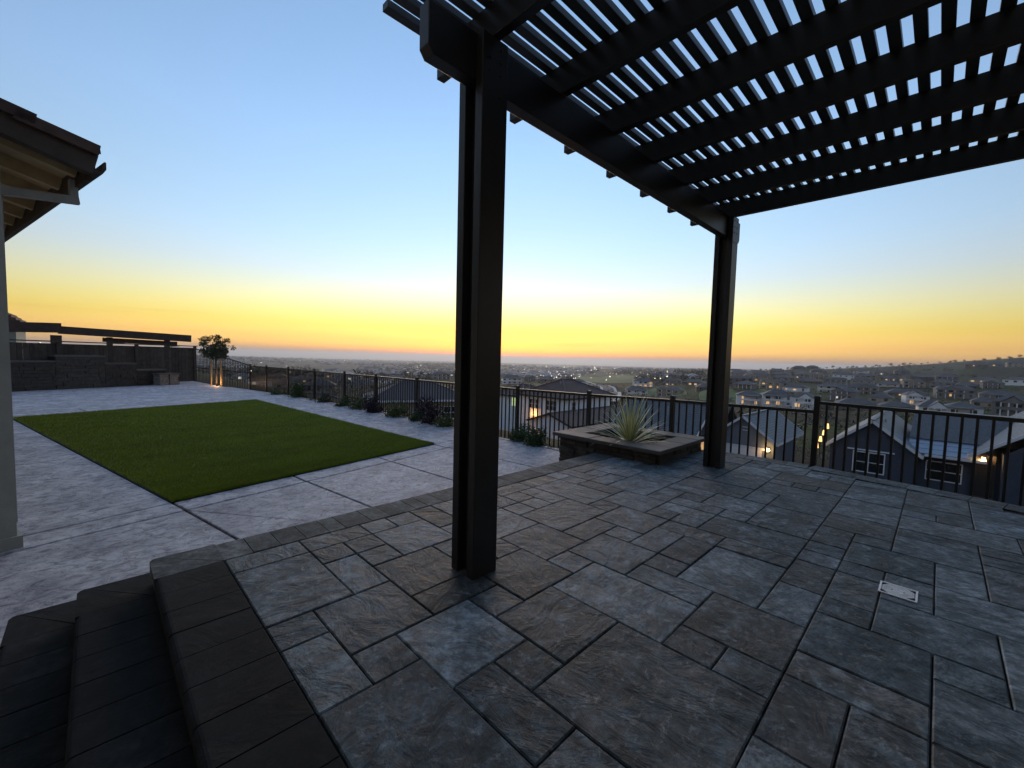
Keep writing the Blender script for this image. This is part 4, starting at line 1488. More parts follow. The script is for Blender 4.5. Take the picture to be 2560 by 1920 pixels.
def add_roof(parent, kind, x0, x1, y0, y1, ze, rise, mat, oh=0.35, course=0.34, trim=None):
    """gable_x: ridge along x; gable_y: ridge along y; hip: ridge along the longer side."""
    mb = MB()
    X0, X1, Y0, Y1 = x0 - oh, x1 + oh, y0 - oh, y1 + oh
    if kind == 'gable_x':
        ym = (y0 + y1) / 2
        k = rise / ((y1 - y0) / 2)
        zl = ze - k * oh
        slope(mb, (X0, Y0, zl), (X1, Y0, zl), (X1, ym, ze + rise), (X0, ym, ze + rise), course)
        slope(mb, (X1, Y1, zl), (X0, Y1, zl), (X0, ym, ze + rise), (X1, ym, ze + rise), course)
        mb.add([(X0, Y0, zl - 0.16), (X0, ym, ze + rise - 0.16), (X0, Y1, zl - 0.16), (X1, Y0, zl - 0.16), (X1, ym, ze + rise - 0.16), (X1, Y1, zl - 0.16)],
               [(0, 3, 4, 1), (1, 4, 5, 2)])
        rakes = [((X0, Y0, zl), (X0, ym, ze + rise)), ((X0, Y1, zl), (X0, ym, ze + rise)), ((X1, Y0, zl), (X1, ym, ze + rise)), ((X1, Y1, zl), (X1, ym, ze + rise))]
        eaves = [((X0, Y0, zl), (X1, Y0, zl)), ((X0, Y1, zl), (X1, Y1, zl))]
    elif kind == 'gable_y':
        xm = (x0 + x1) / 2
        k = rise / ((x1 - x0) / 2)
        zl = ze - k * oh
        slope(mb, (X0, Y1, zl), (X0, Y0, zl), (xm, Y0, ze + rise), (xm, Y1, ze + rise), course)
        slope(mb, (X1, Y0, zl), (X1, Y1, zl), (xm, Y1, ze + rise), (xm, Y0, ze + rise), course)
        mb.add([(X0, Y0, zl - 0.16), (xm, Y0, ze + rise - 0.16), (X1, Y0, zl - 0.16), (X0, Y1, zl - 0.16), (xm, Y1, ze + rise - 0.16), (X1, Y1, zl - 0.16)],
               [(0, 1, 4, 3), (1, 2, 5, 4)])
        rakes = [((X0, Y0, zl), (xm, Y0, ze + rise)), ((X1, Y0, zl), (xm, Y0, ze + rise)), ((X0, Y1, zl), (xm, Y1, ze + rise)), ((X1, Y1, zl), (xm, Y1, ze + rise))]
        eaves = [((X0, Y0, zl), (X0, Y1, zl)), ((X1, Y0, zl), (X1, Y1, zl))]
    else:
        w, d = X1 - X0, Y1 - Y0
        if w >= d:
            a, b = (X0 + d / 2, (Y0 + Y1) / 2, ze + rise), (X1 - d / 2, (Y0 + Y1) / 2, ze + rise)
            slope(mb, (X0, Y0, ze), (X1, Y0, ze), b, a, course)
            slope(mb, (X1, Y1, ze), (X0, Y1, ze), a, b, course)
            slope(mb, (X0, Y1, ze), (X0, Y0, ze), a, a, course)
            slope(mb, (X1, Y0, ze), (X1, Y1, ze), b, b, course)
        else:
            a, b = ((X0 + X1) / 2, Y0 + w / 2, ze + rise), ((X0 + X1) / 2, Y1 - w / 2, ze + rise)
            slope(mb, (X0, Y0, ze), (X1, Y0, ze), a, a, course)
            slope(mb, (X1, Y1, ze), (X0, Y1, ze), b, b, course)
            slope(mb, (X0, Y1, ze), (X0, Y0, ze), a, b, course)
            slope(mb, (X1, Y0, ze), (X1, Y1, ze), b, a, course)
        mb.add([(X0, Y0, ze - 0.14), (X1, Y0, ze - 0.14), (X1, Y1, ze - 0.14), (X0, Y1, ze - 0.14)], [(0, 1, 2, 3)])
        rakes = []
        eaves = [((X0, Y0, ze), (X1, Y0, ze)), ((X0, Y1, ze), (X1, Y1, ze)), ((X0, Y0, ze), (X0, Y1, ze)), ((X1, Y0, ze), (X1, Y1, ze))]
    o = mb.build('roof', mat, parent)
    if kind != 'hip':
        cb = MB()
        if kind == 'gable_x':
            cb.bar((X0, (y0 + y1) / 2, ze + rise + 0.03), (X1, (y0 + y1) / 2, ze + rise + 0.03), 0.26, 0.07)
        else:
            cb.bar(((x0 + x1) / 2, Y0, ze + rise + 0.03), ((x0 + x1) / 2, Y1, ze + rise + 0.03), 0.26, 0.07)
        cb.build('ridge_cap', mat, o)
    else:
        cb = MB()
        for c in ((X0, Y0), (X1, Y0), (X0, Y1), (X1, Y1)):
            e = a if (Vector((*c, 0)) - Vector((a[0], a[1], 0))).length <= (Vector((*c, 0)) - Vector((b[0], b[1], 0))).length else b
            cb.bar((c[0], c[1], ze + 0.05), (e[0], e[1], e[2] + 0.05), 0.22, 0.09)
        if (Vector(a) - Vector(b)).length > 0.1:
            cb.bar((a[0], a[1], a[2] + 0.05), (b[0], b[1], b[2] + 0.05), 0.22, 0.09)
        cb.build('ridge_cap', mat, o)
    vp = MB()
    vx, vy = x0 + (x1 - x0) * 0.28, y0 + (y1 - y0) * 0.40
    vp.tube((vx, vy, ze + 0.2), (vx, vy, ze + rise * 0.72 + 0.45), 0.06, 0.06, 8)
    vp.build('vent_pipe', 'trim_grey', o)
    if trim:
        f = MB()
        for p, q in rakes + eaves:
            p, q = Vector(p) + Vector((0, 0, -0.07)), Vector(q) + Vector((0, 0, -0.07))
            f.bar(p, q, 0.05, 0.19)
        f.build('fascia', trim, o)
    return o


def gable_wall(mb, kind, x0, x1, y0, y1, z0, ze, rise):
    if kind == 'gable_x':
        for x in (x0, x1):
            mb.add([(x, y0, ze), (x, y1, ze), (x, (y0 + y1) / 2, ze + rise - 0.1)], [(0, 1, 2), (2, 1, 0)])
    elif kind == 'gable_y':
        for y in (y0, y1):
            mb.add([(x0, y, ze), (x1, y, ze), ((x0 + x1) / 2, y, ze + rise - 0.1)], [(0, 1, 2), (2, 1, 0)])


def window(parent, face, c, a0, a1, z0, z1, glass='window_glass', frame='trim_white', cols=2, rows=2, t=0.07):
    """face 'x' or 'y' with outward sign; c = wall plane; a0..a1 along the wall."""
    ax, sg = face[1], (-1 if face[0] == '-' else 1)
    f = MB()

    def bx(mb_, p0, p1, q0, q1, d0, d1):
        lo, hi = sorted((c + sg * d0, c + sg * d1))
        if ax == 'x':
            mb_.box(lo, hi, p0, p1, q0, q1)
        else:
            mb_.box(p0, p1, lo, hi, q0, q1)
    bx(f, a0 - t, a1 + t, z0 - t, z0, 0.0, 0.06)
    bx(f, a0 - t, a1 + t, z1, z1 + t, 0.0, 0.06)
    bx(f, a0 - t, a0, z0, z1, 0.0, 0.06)
    bx(f, a1, a1 + t, z0, z1, 0.0, 0.06)
    for k in range(1, cols):
        x = a0 + (a1 - a0) * k / cols
        bx(f, x - 0.025, x + 0.025, z0, z1, 0.021, 0.045)
    for k in range(1, rows):
        z = z0 + (z1 - z0) * k / rows
        bx(f, a0, a1, z - 0.022, z + 0.022, 0.021, 0.043)
    w = f.build('window', frame, parent)
    g = MB()
    bx(g, a0, a1, z0, z1, 0.004, 0.018)
    g.build('pane', glass, w)
    return w


def wall_lamp(parent, loc, energy, glowmat='lamp_warm', color=(1.0, 0.58, 0.22), s=0.09):
    mb = MB()
    mb.box(loc[0] - s, loc[0] + s, loc[1] - s, loc[1] + s, loc[2] - s * 1.5, loc[2] + s * 1.5)
    o = mb.build('wall_lamp', glowmat, parent)
    point_light('lamp_bulb', (loc[0] - 0.22, loc[1], loc[2] + 0.02), energy, parent, color, 0.08)
    return o


def battens(parent, mat, x, y0, y1, z0, z1f, step=0.55):
    mb = MB()
    y = y0 + step / 2
    while y < y1:
        mb.box(x - 0.035, x - 0.002, y - 0.03, y + 0.03, z0, z1f(y))
        y += step
    return mb.build('batten', mat, parent)


# white farmhouse
fh = empty('farmhouse', (41.08, 31.88, -11.2), label='white two storey farmhouse with brown hip roof and glowing wall lamps', cat='house')
mb = MB()
mb.box(0, 10.0, 0, 8.3, 0, 7.6)
mb.build('wall', 'wall_white', fh)
add_roof(fh, 'hip', 0, 10.0, 0, 8.3, 7.55, 2.1, 'roof_tile_brown', 0.45, 0.30, 'fascia_brown')
box_obj('wall', 'wall_white', fh, 2.2, 8.0, 8.31, 15.5, 0, 7.0)
add_roof(fh, 'hip', 2.2, 8.0, 8.31, 15.5, 6.95, 1.5, 'roof_tile_brown', 0.45, 0.30, 'fascia_brown')
battens(fh, 'trim_white', 0, 0.1, 8.2, 0.2, lambda y: 7.5, 0.6)
window(fh, '-x', -0.002, 4.45, 6.2, 5.85, 7.0, frame='trim_white')
window(fh, '-x', -0.002, 1.63, 3.33, 5.85, 7.05, frame='trim_white')
window(fh, '-y', -0.002, 1.0, 1.7, 6.0, 7.0)
window(fh, '-y', -0.002, 4.2, 4.9, 6.2, 7.0)
window(fh, '-x', 2.198, 10.7, 11.8, 5.4, 6.6, 'window_green')
box_obj('shutter', 'door_dark', fh, 2.14, 2.19, 9.9, 10.6, 5.35, 6.65)
wall_lamp(fh, (-0.10, 5.35, 5.0), 4.5, color=(1.0, 0.45, 0.12))
mb = MB()
mb.box(-5.76, 3.6, -5.1, 0.75, 0, 5.45)
gable_wall(mb, 'gable_x', -5.76, 3.6, -5.1, 0.75, 0, 5.45, 0.95)
mb.build('wing_wall', 'wall_white', fh)
add_roof(fh, 'gable_x', -5.76, 9.0, -5.1, 0.75, 5.45, 0.98, 'roof_tile_brown', 0.3, 0.30, 'fascia_brown')
battens(fh, 'trim_white', -5.76, -5.0, 0.7, 2.6, lambda y: 5.4, 0.45)
box_obj('garage_door', 'door_dark', fh, -5.80, -5.763, -4.3, -0.4, 0.0, 2.55)
wall_lamp(fh, (-5.86, 0.15, 2.9), 4.5, color=(1.0, 0.45, 0.12))
wall_lamp(fh, (-5.86, -4.75, 2.9), 2, color=(1.0, 0.45, 0.12))

# navy house on the right
nh = empty('navy_house', (41.87, 3.31, -9.4), label='navy house with white rimmed gable and lit porch beyond the right fence', cat='house')
mb = MB()
mb.box(0, 9.0, -2.5, 2.5, 0, 4.32)
gable_wall(mb, 'gable_x', 0, 9.0, -2.5, 2.5, 0, 4.32, 2.0)
mb.box(1.5, 9.0, -6.6, -2.501, 0, 4.2)
mb.build('wall', 'wall_navy', nh)
add_roof(nh, 'gable_x', 0, 12.0, -2.5, 2.5, 4.55, 2.0, 'roof_shingle', 0.35, 0.22, 'trim_white')
mb = MB()
slope(mb, (2.6, -2.0, 5.25), (2.6, -9.0, 5.25), (8.4, -9.0, 6.8), (8.4, -2.0, 6.8), 0.22)
mb.build('roof', 'roof_shingle', nh)
mb = MB()
slope(mb, (0.7, -2.0, 4.42), (0.7, -5.9, 4.42), (2.7, -5.9, 5.22), (2.7, -2.0, 5.22), 0.6, 0.02)
mb.build('porch_roof', 'roof_metal', nh)
box_obj('porch_fascia', 'trim_white', nh, 0.62, 0.68, -5.9, -2.9, 4.22, 4.40)
box_obj('roof_ridge', 'roof_shingle', nh, 8.4, 9.4, -9.0, -2.0, 5.0, 6.95)
window(nh, '-x', -0.002, -0.78, 0.98, 2.55, 4.0)
box_obj('window_hood', 'trim_white', nh, -0.12, -0.002, -1.35, 1.4, 4.16, 4.25)
window(nh, '-x', 1.498, -4.8, -3.07, 2.5, 3.78)
box_obj('porch_wall', 'wall_taupe', nh, 1.2, 1.49, -6.35, -5.3, 0, 4.75)
box_obj('front_door', 'door_dark', nh, 1.12, 1.19, -6.3, -5.4, 1.9, 4.1)
wall_lamp(nh, (0.9, -5.75, 4.5), 3.5)
mb = MB()
mb.box(0.5, 9.0, -12.0, -6.61, 0, 5.0)
gable_wall(mb, 'gable_x', 0.5, 9.0, -12.0, -6.61, 0, 5.0, 2.3)
mb.build('wing_wall', 'wall_navy', nh)
add_roof(nh, 'gable_x', 0.5, 12.0, -12.0, -5.4, 5.0, 2.5, 'roof_shingle', 0.35, 0.22, 'trim_white')

# slate blue gabled house
sb = empty('slate_blue_house', (40.31, 11.79, -9.6), label='slate blue gabled house with an amber wall lamp right of the far pergola post', cat='house')
mb = MB()
mb.box(0, 8.0, -2.4, 2.4, 0, 4.35)
gable_wall(mb, 'gable_x', 0, 8.0, -2.4, 2.4, 0, 4.35, 1.85)
mb.build('wall', 'wall_slate_blue', sb)
add_roof(sb, 'gable_x', 0, 9.0, -2.4, 2.4, 4.4, 1.85, 'roof_shingle', 0.35, 0.22, 'trim_white')
box_obj('garage_header', 'trim_white', sb, -0.08, -0.002, -2.2, 2.2, 3.42, 3.62)
box_obj('garage_door', 'wall_white', sb, -0.05, -0.002, -1.55, 1.7, 0.6, 3.41)
for q in range(2):
    box_obj('gable_vent', 'trim_white', sb, -0.06, -0.002, -0.35, 0.05, 4.95 + 0.28 * q, 5.0 + 0.28 * q)
wall_lamp(sb, (-0.12, -2.05, 3.55), 2.5)

# two shingle roofed houses behind the planter
g1 = empty('shingle_house', (37.5, 17.6, -9.6), label='grey shingled house roof seen through the fence behind the spiky plant', cat='house')
box_obj('wall', 'wall_slate_blue', g1, 0, 7.0, -2.6, 5.2, 0, 4.1)
add_roof(g1, 'gable_y', -0.5, 7.0, -2.6, 5.2, 4.05, 2.75, 'roof_shingle', 0.4, 0.25, 'trim_white')
g2 = empty('shingle_house', (39.5, 15.9, -9.6), label='dark shingled house roof seen beside the far pergola post', cat='house')
box_obj('wall', 'wall_taupe', g2, 0, 6.0, -2.0, 1.3, 0, 4.5)
add_roof(g2, 'gable_y', 0, 6.0, -2.0, 1.3, 4.45, 2.4, 'roof_shingle', 0.35, 0.22, 'fascia_brown')
window(g2, '-x', -0.002, -1.4, 0.4, 2.8, 3.9, 'window_warm')
g3 = empty('white_cottage', (46.5, 25.2, -10.8), label='small white gabled house between farmhouse and spiky plant', cat='house')
mb = MB()
mb.box(0, 7, -2.0, 2.0, 0, 5.2)
gable_wall(mb, 'gable_x', 0, 7, -2, 2, 0, 5.2, 1.4)
mb.build('wall', 'wall_white', g3)
add_roof(g3, 'gable_x', 0, 7, -2, 2, 5.2, 1.45, 'roof_shingle', 0.25, 0.25, 'trim_white')
# tiled house left of the near post
g4 = empty('tiled_house', (24.2, 36.6, -9.3), R(-22), label='cream house with lilac grey tiled roof left of the near pergola post', cat='house')
box_obj('wall', 'wall_cream', g4, -5.5, 4.2, 0, 7.0, 0, 6.0)
add_roof(g4, 'hip', -5.5, 4.2, 0, 7.0, 5.95, 1.75, 'roof_tile_lilac', 0.5, 0.28, 'trim_white')
for wx in (-1.2, 1.6):
    window(g4, '-y', -0.002, wx, wx + 1.5, 4.0, 5.2)
box_obj('porch', 'wall_cream', g4, -5.0, -1.5, -2.0, -0.003, 0, 4.0)
add_roof(g4, 'hip', -5.0, -1.5, -2.0, -0.003, 4.0, 0.8, 'roof_tile_lilac', 0.3, 0.28, 'trim_white')
for i_, (hx, hy, hzz, an, lab) in enumerate(((17.0, 46.0, -10.2, -8, 'tan house with grey tiled roof behind the purple bush at the fence'),
                                            (9.0, 52.0, -10.5, 4, 'dim house with grey hip roof behind the middle of the left fence'))):
    g5 = empty('tiled_house', (hx, hy, hzz), R(an), label=lab, cat='house')
    box_obj('wall', ('wall_cream', 'wall_taupe')[i_], g5, -5, 5, 0, 8, 0, 5.0)
    add_roof(g5, 'hip', -5, 5, 0, 8, 4.95, 1.8, 'roof_tile_lilac', 0.5, 0.3, 'trim_white')
    for wx in (-3.5, -0.5, 2.2):
        window(g5, '-y', -0.002, wx, wx + 1.3, 2.4, 3.7, ('window_white' if wx > 2 else 'window_glass'))
# path lights between the houses
pl = [(35.54, 5.76, -4.57), (35.56, 5.58, -4.15), (35.59, 5.39, -3.73), (35.62, 5.21, -3.32), (35.65, 5.04, -2.88)]
word = ('lowest', 'second lowest', 'middle', 'second highest', 'highest')
for k, p in enumerate(pl):
    p = (40.2 + 0.45 * k, 6.62 - 0.13 * k, p[2] * 1.15 - 0.3)
    s_ = empty('path_light', (p[0], p[1], p[2] - 0.9), label='%s amber path light on the slope left of the navy house' % word[k], cat='light', group='amber path lights')
    mb = MB()
    mb.tube((0, 0, -0.6), (0, 0, 0.72), 0.03, 0.03, 6)
    mb.build('stem', 'fence_metal', s_)
    mb = MB()
    mb.tube((0, 0, 0.62), (0, 0, 1.02), 0.12, 0.07, 8)
    mb.build('lantern', 'lamp_warm', s_)

# hillside houses across the valley
BODY = {}
WALLS = ['wall_white', 'wall_cream', 'wall_grey', 'wall_taupe', 'wall_grey', 'wall_cream']


def ordinal(k):
    return ['first', 'second', 'third', 'fourth', 'fifth', 'sixth', 'seventh', 'eighth', 'ninth', 'tenth', 'eleventh', 'twelfth', 'thirteenth'][k]


ROWS = [(0, 2, 'lowest pair above the spiky plant'), (2, 5, 'terrace left of the far post'), (5, 7, 'knoll left of the far post'),
        (7, 18, 'cluster beyond the farmhouse roof'), (18, 28, 'lowest row right of far post'), (28, 37, 'middle row right of far post'),
        (37, 50, 'upper row right of far post'), (50, 55, 'crest of the right hill'), (55, 67, 'valley behind the left fence'),
        (67, 78, 'crowded row under the hill at right'), (78, 88, 'faint row below the ridge at right'), (88, 93, 'front row over the right fence')]
WNAME = {'wall_white': 'white', 'wall_cream': 'cream', 'wall_grey': 'grey', 'wall_taupe': 'taupe'}
RNAME = {'p': 'balconied', 'g': 'gabled', 'h': 'hip roofed'}
LNAME = {'L': 'warmly lit', 'w': 'one lit window', 'n': 'unlit', 'y': 'bright lit'}


def hill_house(x, y, z, w, st, kind, lit, wall, label, group):
    rz = math.atan2(y, x) + rnd.uniform(-0.28, 0.28)
    o = empty('hillside_house', (x, y, z), rz, label=label, cat='house', group=group)
    w = min(max(w, 9.0), 24.0)
    d = rnd.uniform(9, 12)
    h = 5.6 if st == 2 else 3.0
    # local x points away from the viewer, y along the front
    mb = MB()
    mb.box(0, d, -w / 2, w / 2, -3.0, h)
    mb.build('wall', wall, o)
    mb = MB()
    oh = 0.55
    rise = rnd.uniform(2.3, 3.2)
    if kind == 'g':
        gw = w * 0.34
        mb.add([(-oh, -w / 2 - oh, h), (-oh, w / 2 + oh, h), (d + oh, w / 2 + oh, h), (d + oh, -w / 2 - oh, h), (d / 2, -w / 2 + d * 0.3, h + rise), (d / 2, w / 2 - d * 0.3, h + rise)],
               [(0, 4, 5, 1), (1, 5, 2), (2, 5, 4, 3), (3, 4, 0), (0, 1, 2, 3)])
        sgn = rnd.choice((-1, 1))
        c0 = sgn * w * 0.15
        mb.add([(-1.8, c0 - gw - 0.4, h - 0.05), (-1.8, c0, h + rise * 0.95), (-1.8, c0 + gw + 0.4, h - 0.05), (d / 2, c0 - gw - 0.4, h - 0.05), (d / 2, c0, h + rise * 0.95), (d / 2, c0 + gw + 0.4, h - 0.05)],
               [(0, 3, 4, 1), (1, 4, 5, 2)])
        mb.build('roof', 'roof_grey', o)
        g = MB()
        g.add([(-1.5, c0 - gw, h), (-1.5, c0 + gw, h), (-1.5, c0, h + rise * 0.82)], [(0, 1, 2)])
        g.box(-1.5, 0.0, c0 - gw, c0 + gw, h - 0.35, h)
        g.build('gable', wall, o)
        yy0, yy1 = c0 - gw, c0 + gw
    else:
        e = min(d / 2, w / 2 - 0.5)
        mb.add([(-oh, -w / 2 - oh, h), (-oh, w / 2 + oh, h), (d + oh, w / 2 + oh, h), (d + oh, -w / 2 - oh, h), (d / 2, -w / 2 + e, h + rise), (d / 2, w / 2 - e, h + rise)],
               [(0, 4, 5, 1), (1, 5, 2), (2, 5, 4, 3), (3, 4, 0), (0, 1, 2, 3)])
        mb.build('roof', 'roof_grey', o)
        f = w * 0.33
        sgn = rnd.choice((-1, 1)) * w * 0.12
        yy0, yy1 = sgn - f, sgn + f
        if kind == 'p':
            r2 = MB()
            r2.add([(-2.4, yy0 - 0.4, h - 0.15), (-2.4, yy1 + 0.4, h - 0.15), (0.5, yy1 + 0.4, h + 0.55), (0.5, yy0 - 0.4, h + 0.55), (-2.4, yy0 - 0.4, h - 0.4), (-2.4, yy1 + 0.4, h - 0.4)],
                   [(0, 1, 2, 3), (4, 5, 1, 0)])
            r2.build('porch_roof', 'roof_grey', o)
    if kind in 'pg':
        for k in range(4):
            yc = yy0 + (yy1 - yy0) * k / 3
            box_obj('column', 'trim_white' if wall != 'wall_taupe' else wall, o, -1.75, -1.4, yc - 0.18, yc + 0.18, -2.5, h - 0.36)
        if st == 2:
            box_obj('balcony', 'trim_white' if wall == 'wall_white' else wall, o, -1.9, -0.01, yy0 - 0.2, yy1 + 0.2, 2.6, 3.0)
            box_obj('railing', wall, o, -1.88, -1.78, yy0 - 0.2, yy1 + 0.2, 3.01, 3.75)
    # openings: dark glass or lit rooms, one object each
    levels = (0.7, 3.5) if st == 2 else (0.7,)
    for lz in levels:
        nwin = max(2, int(w / 4.6))
        for k in range(nwin):
            yc = -w / 2 + w * (k + 0.5) / nwin
            mt = 'window_glass'
            if lit == 'L' and lz < 1 and rnd.random() < 0.72:
                mt = 'window_warm'
            elif lit == 'L' and rnd.random() < 0.25:
                mt = 'window_warm'
            elif lit == 'y' and rnd.random() < 0.6:
                mt = 'window_white'
            elif lit == 'w' and k == nwin // 2 and lz < 1:
                mt = rnd.choice(('window_warm', 'window_white'))
            ww = rnd.choice((0.6, 0.8, 1.1))
            box_obj('window', mt, o, -0.05, 0.03, yc - ww, yc + ww, lz, lz + rnd.choice((1.3, 1.5, 1.9)))
    if lit == 'L':
        box_obj('terrace_light', 'window_warm', o, -6.0, -5.8, -w * 0.45, w * 0.35, -0.75, -0.6)
        box_obj('terrace_wall', wall, o, -6.2, -6.01, -w * 0.5, w * 0.5, -3.0, -0.3)
    return o


for (a, b, rowname) in ROWS:
    row = list(range(a, b))
    row.sort(key=lambda i: -math.atan2(HILL_HOUSES[i][1], HILL_HOUSES[i][0]))
    for k, i in enumerate(row):
        x, y, z, w, st, kind, lit = HILL_HOUSES[i]
        wall = WALLS[(i * 5 + 1) % len(WALLS)]
        if i in (0, 7, 19, 20, 21, 25, 26, 32, 2):
            wall = 'wall_white'
        if i in (1, 23, 24, 50, 51):
            wall = 'wall_taupe' if i > 1 else 'wall_cream'
        lab = '%s %s house, %s from left, %s' % (WNAME[wall], RNAME[kind], ordinal(k), rowname)
        if lit in 'Ly':
            lab = 'lit ' + lab
        hill_house(x, y, z, w, st, kind, lit, wall, lab, 'houses in the ' + rowname)

# ------------------------------------------------------------------ street curving down the hill
def ribbon(name, pts, w0, w1, dz, mat, parent=None, kind=None):
    mb = MB()
    n = len(pts)
    vs_ = []
    for i, (x, y) in enumerate(pts):
        a, b = pts[max(0, i - 1)], pts[min(n - 1, i + 1)]
        tx, ty = b[0] - a[0], b[1] - a[1]
        l = math.hypot(tx, ty)
        nx, ny = -ty / l, tx / l
        zc = gz(x, y)
        for s_ in (w0, w1):
            vs_.append((x + nx * s_, y + ny * s_, zc + dz))
        for s_ in (w0, w1):
            vs_.append((x + nx * s_, y + ny * s_, zc - 2.5))
    fs_ = []
    for i in range(n - 1):
        p, q = 4 * i, 4 * i + 4
        fs_ += [(p, q, q + 1, p + 1), (p + 2, q + 2, q, p), (p + 1, q + 1, q + 3, p + 3)]
    mb.add(vs_, fs_)
    o = mb.build(name, mat, parent)
    if kind:
        tag(o, kind=kind)
    return o


ctrl = [(158.5, 104.7), (186.8, 119.9), (224.4, 141.0), (271.2, 169.8), (320.6, 204.1), (355.3, 233.1), (388.2, 265.0), (423.1, 302.2), (449.0, 334.7)]
pts = []
for i in range(len(ctrl) - 1):
    for t in np.linspace(0, 1, 6, endpoint=False):
        pts.append((ctrl[i][0] + (ctrl[i + 1][0] - ctrl[i][0]) * t, ctrl[i][1] + (ctrl[i + 1][1] - ctrl[i][1]) * t))
road = ribbon('road', pts, -4.5, 4.5, 0.7, 'asphalt', kind='structure')
tag(ribbon('pavement', pts, 4.51, 6.6, 0.85, 'kerb'), kind='structure')
tag(ribbon('pavement', pts, -6.6, -4.51, 0.85, 'kerb'), kind='structure')

# green meadows between the houses, laid over the land
def meadow(az0, az1, r0, r1, lift):
    na, nr = 26, 16
    A, Rr = np.meshgrid(np.radians(np.linspace(az0, az1, na)), np.linspace(r0, r1, nr), indexing='ij')
    wob = 1 + 0.05 * np.sin(A * 60) * (Rr > (r0 + r1) / 2)
    X, Y = (Rr * wob * np.cos(A)).ravel(), (Rr * wob * np.sin(A)).ravel()
    Z = ground_z(X, Y) + lift
    # the rim dips into the ground
    rim = np.zeros((na, nr), bool)
    rim[0, :] = rim[-1, :] = rim[:, 0] = rim[:, -1] = True
    Z = np.where(rim.ravel(), Z - lift - 1.2, Z)
    mb = MB()
    mb.add(np.stack([X, Y, Z], 1).tolist(), [(i * nr + k, i * nr + k + 1, (i + 1) * nr + k + 1, (i + 1) * nr + k) for i in range(na - 1) for k in range(nr - 1)])
    tag(mb.build('meadow', 'meadow_grass'), kind='structure')


meadow(29.0, 36.8, 560, 1050, 0.9)
meadow(22.5, 30.5, 330, 400, 0.5)
meadow(14.0, 21.5, 300, 345, 0.5)

# ------------------------------------------------------------------ trees on the hill, each with trunk and crown
HT = []
rg = np.random.default_rng(11)
for k in range(34):
    az = R(-4.6 + 20.0 * k / 34 + rg.uniform(-0.25, 0.25))
    r = rg.uniform(1150, 1290)
    HT.append((r * math.cos(az), r * math.sin(az), rg.uniform(5, 9), 'ridge'))
tree_crown, tree_trunk = [], []
for k in range(4):
    cl = [(rg.uniform(-0.3, 0.3), rg.uniform(-0.3, 0.3), rg.uniform(0.45, 0.85), rg.uniform(0.18, 0.34), rg.uniform(0.18, 0.34), rg.uniform(0.12, 0.22)) for _ in range(7)]
    tree_crown.append(leaf_cloud(cl, 420, 0.06, 200 + k, 0.2))
    mb = MB()
    mb.tube((0, 0, -0.1), (0.02, 0.01, 0.5), 0.04, 0.025, 6)
    tree_trunk.append(mb.mesh('trunk'))
def nth(k):
    if k < 13:
        return ordinal(k)
    teens = ['fourteenth', 'fifteenth', 'sixteenth', 'seventeenth', 'eighteenth', 'nineteenth', 'twentieth']
    if k < 20:
        return teens[k - 13]
    return ('twenty ' if k < 29 else 'thirty ') + ordinal((k - 20) % 10) if k != 29 else 'thirtieth'


order = sorted(range(len(HT)), key=lambda i: -math.atan2(HT[i][1], HT[i][0]))
for rank, i in enumerate(order):
    x, y, h, _ = HT[i]
    t = empty('hill_tree', (x, y, gz(x, y)), rg.uniform(0, 6), label='%s tree from the left along the skyline of the right hill' % nth(rank), cat='tree', group='trees along the ridge')
    t.scale = (h, h, h)
    obj('crown', tree_crown[i % 4], 'leaf_hill', t)
    obj('trunk', tree_trunk[i % 4], 'bark', t)
# scrub on the banks between the rows of houses, hedges in the valley
xs_, cl = [], []
rg = np.random.default_rng(5)
while len(cl) < 4200:
    az = R(rg.uniform(-8, 100))
    r = math.exp(rg.uniform(math.log(26), math.log(1300)))
    x, y = r * math.cos(az), r * math.sin(az)
    if np.min((HH[:, 0] - x) ** 2 + (HH[:, 1] - y) ** 2) < 14 ** 2:
        continue
    if (x < 60 and (x < 20 or r < 62)) or (28.5 < math.degrees(az) < 37.2 and 520 < r < 1150):
        continue
    s_ = rg.uniform(0.6, 1.7) * (1 + r / 900)
    cl.append((x, y, s_))
C3 = np.array(cl)
Z3 = ground_z(C3[:, 0], C3[:, 1])
cl3 = [(x, y, z + 0.3 * s_, s_, s_, 0.75 * s_) for (x, y, s_), z in zip(cl, Z3)]
near3 = [c for c in cl3 if math.hypot(c[0], c[1]) < 130]
far3 = [c for c in cl3 if math.hypot(c[0], c[1]) >= 130]
tag(obj('bank_scrub', leaf_cloud(near3, 45000, 0.11, 78, 0.3), 'leaf_hill'), 'dark scrub on the bank around the nearest houses', 'scrub', kind='stuff')
tag(obj('hillside_scrub', leaf_cloud(far3, 110000, 0.45, 77, 0.3), 'leaf_hill'), 'dark scrub scattered over the slopes of the valley', 'scrub', kind='stuff')

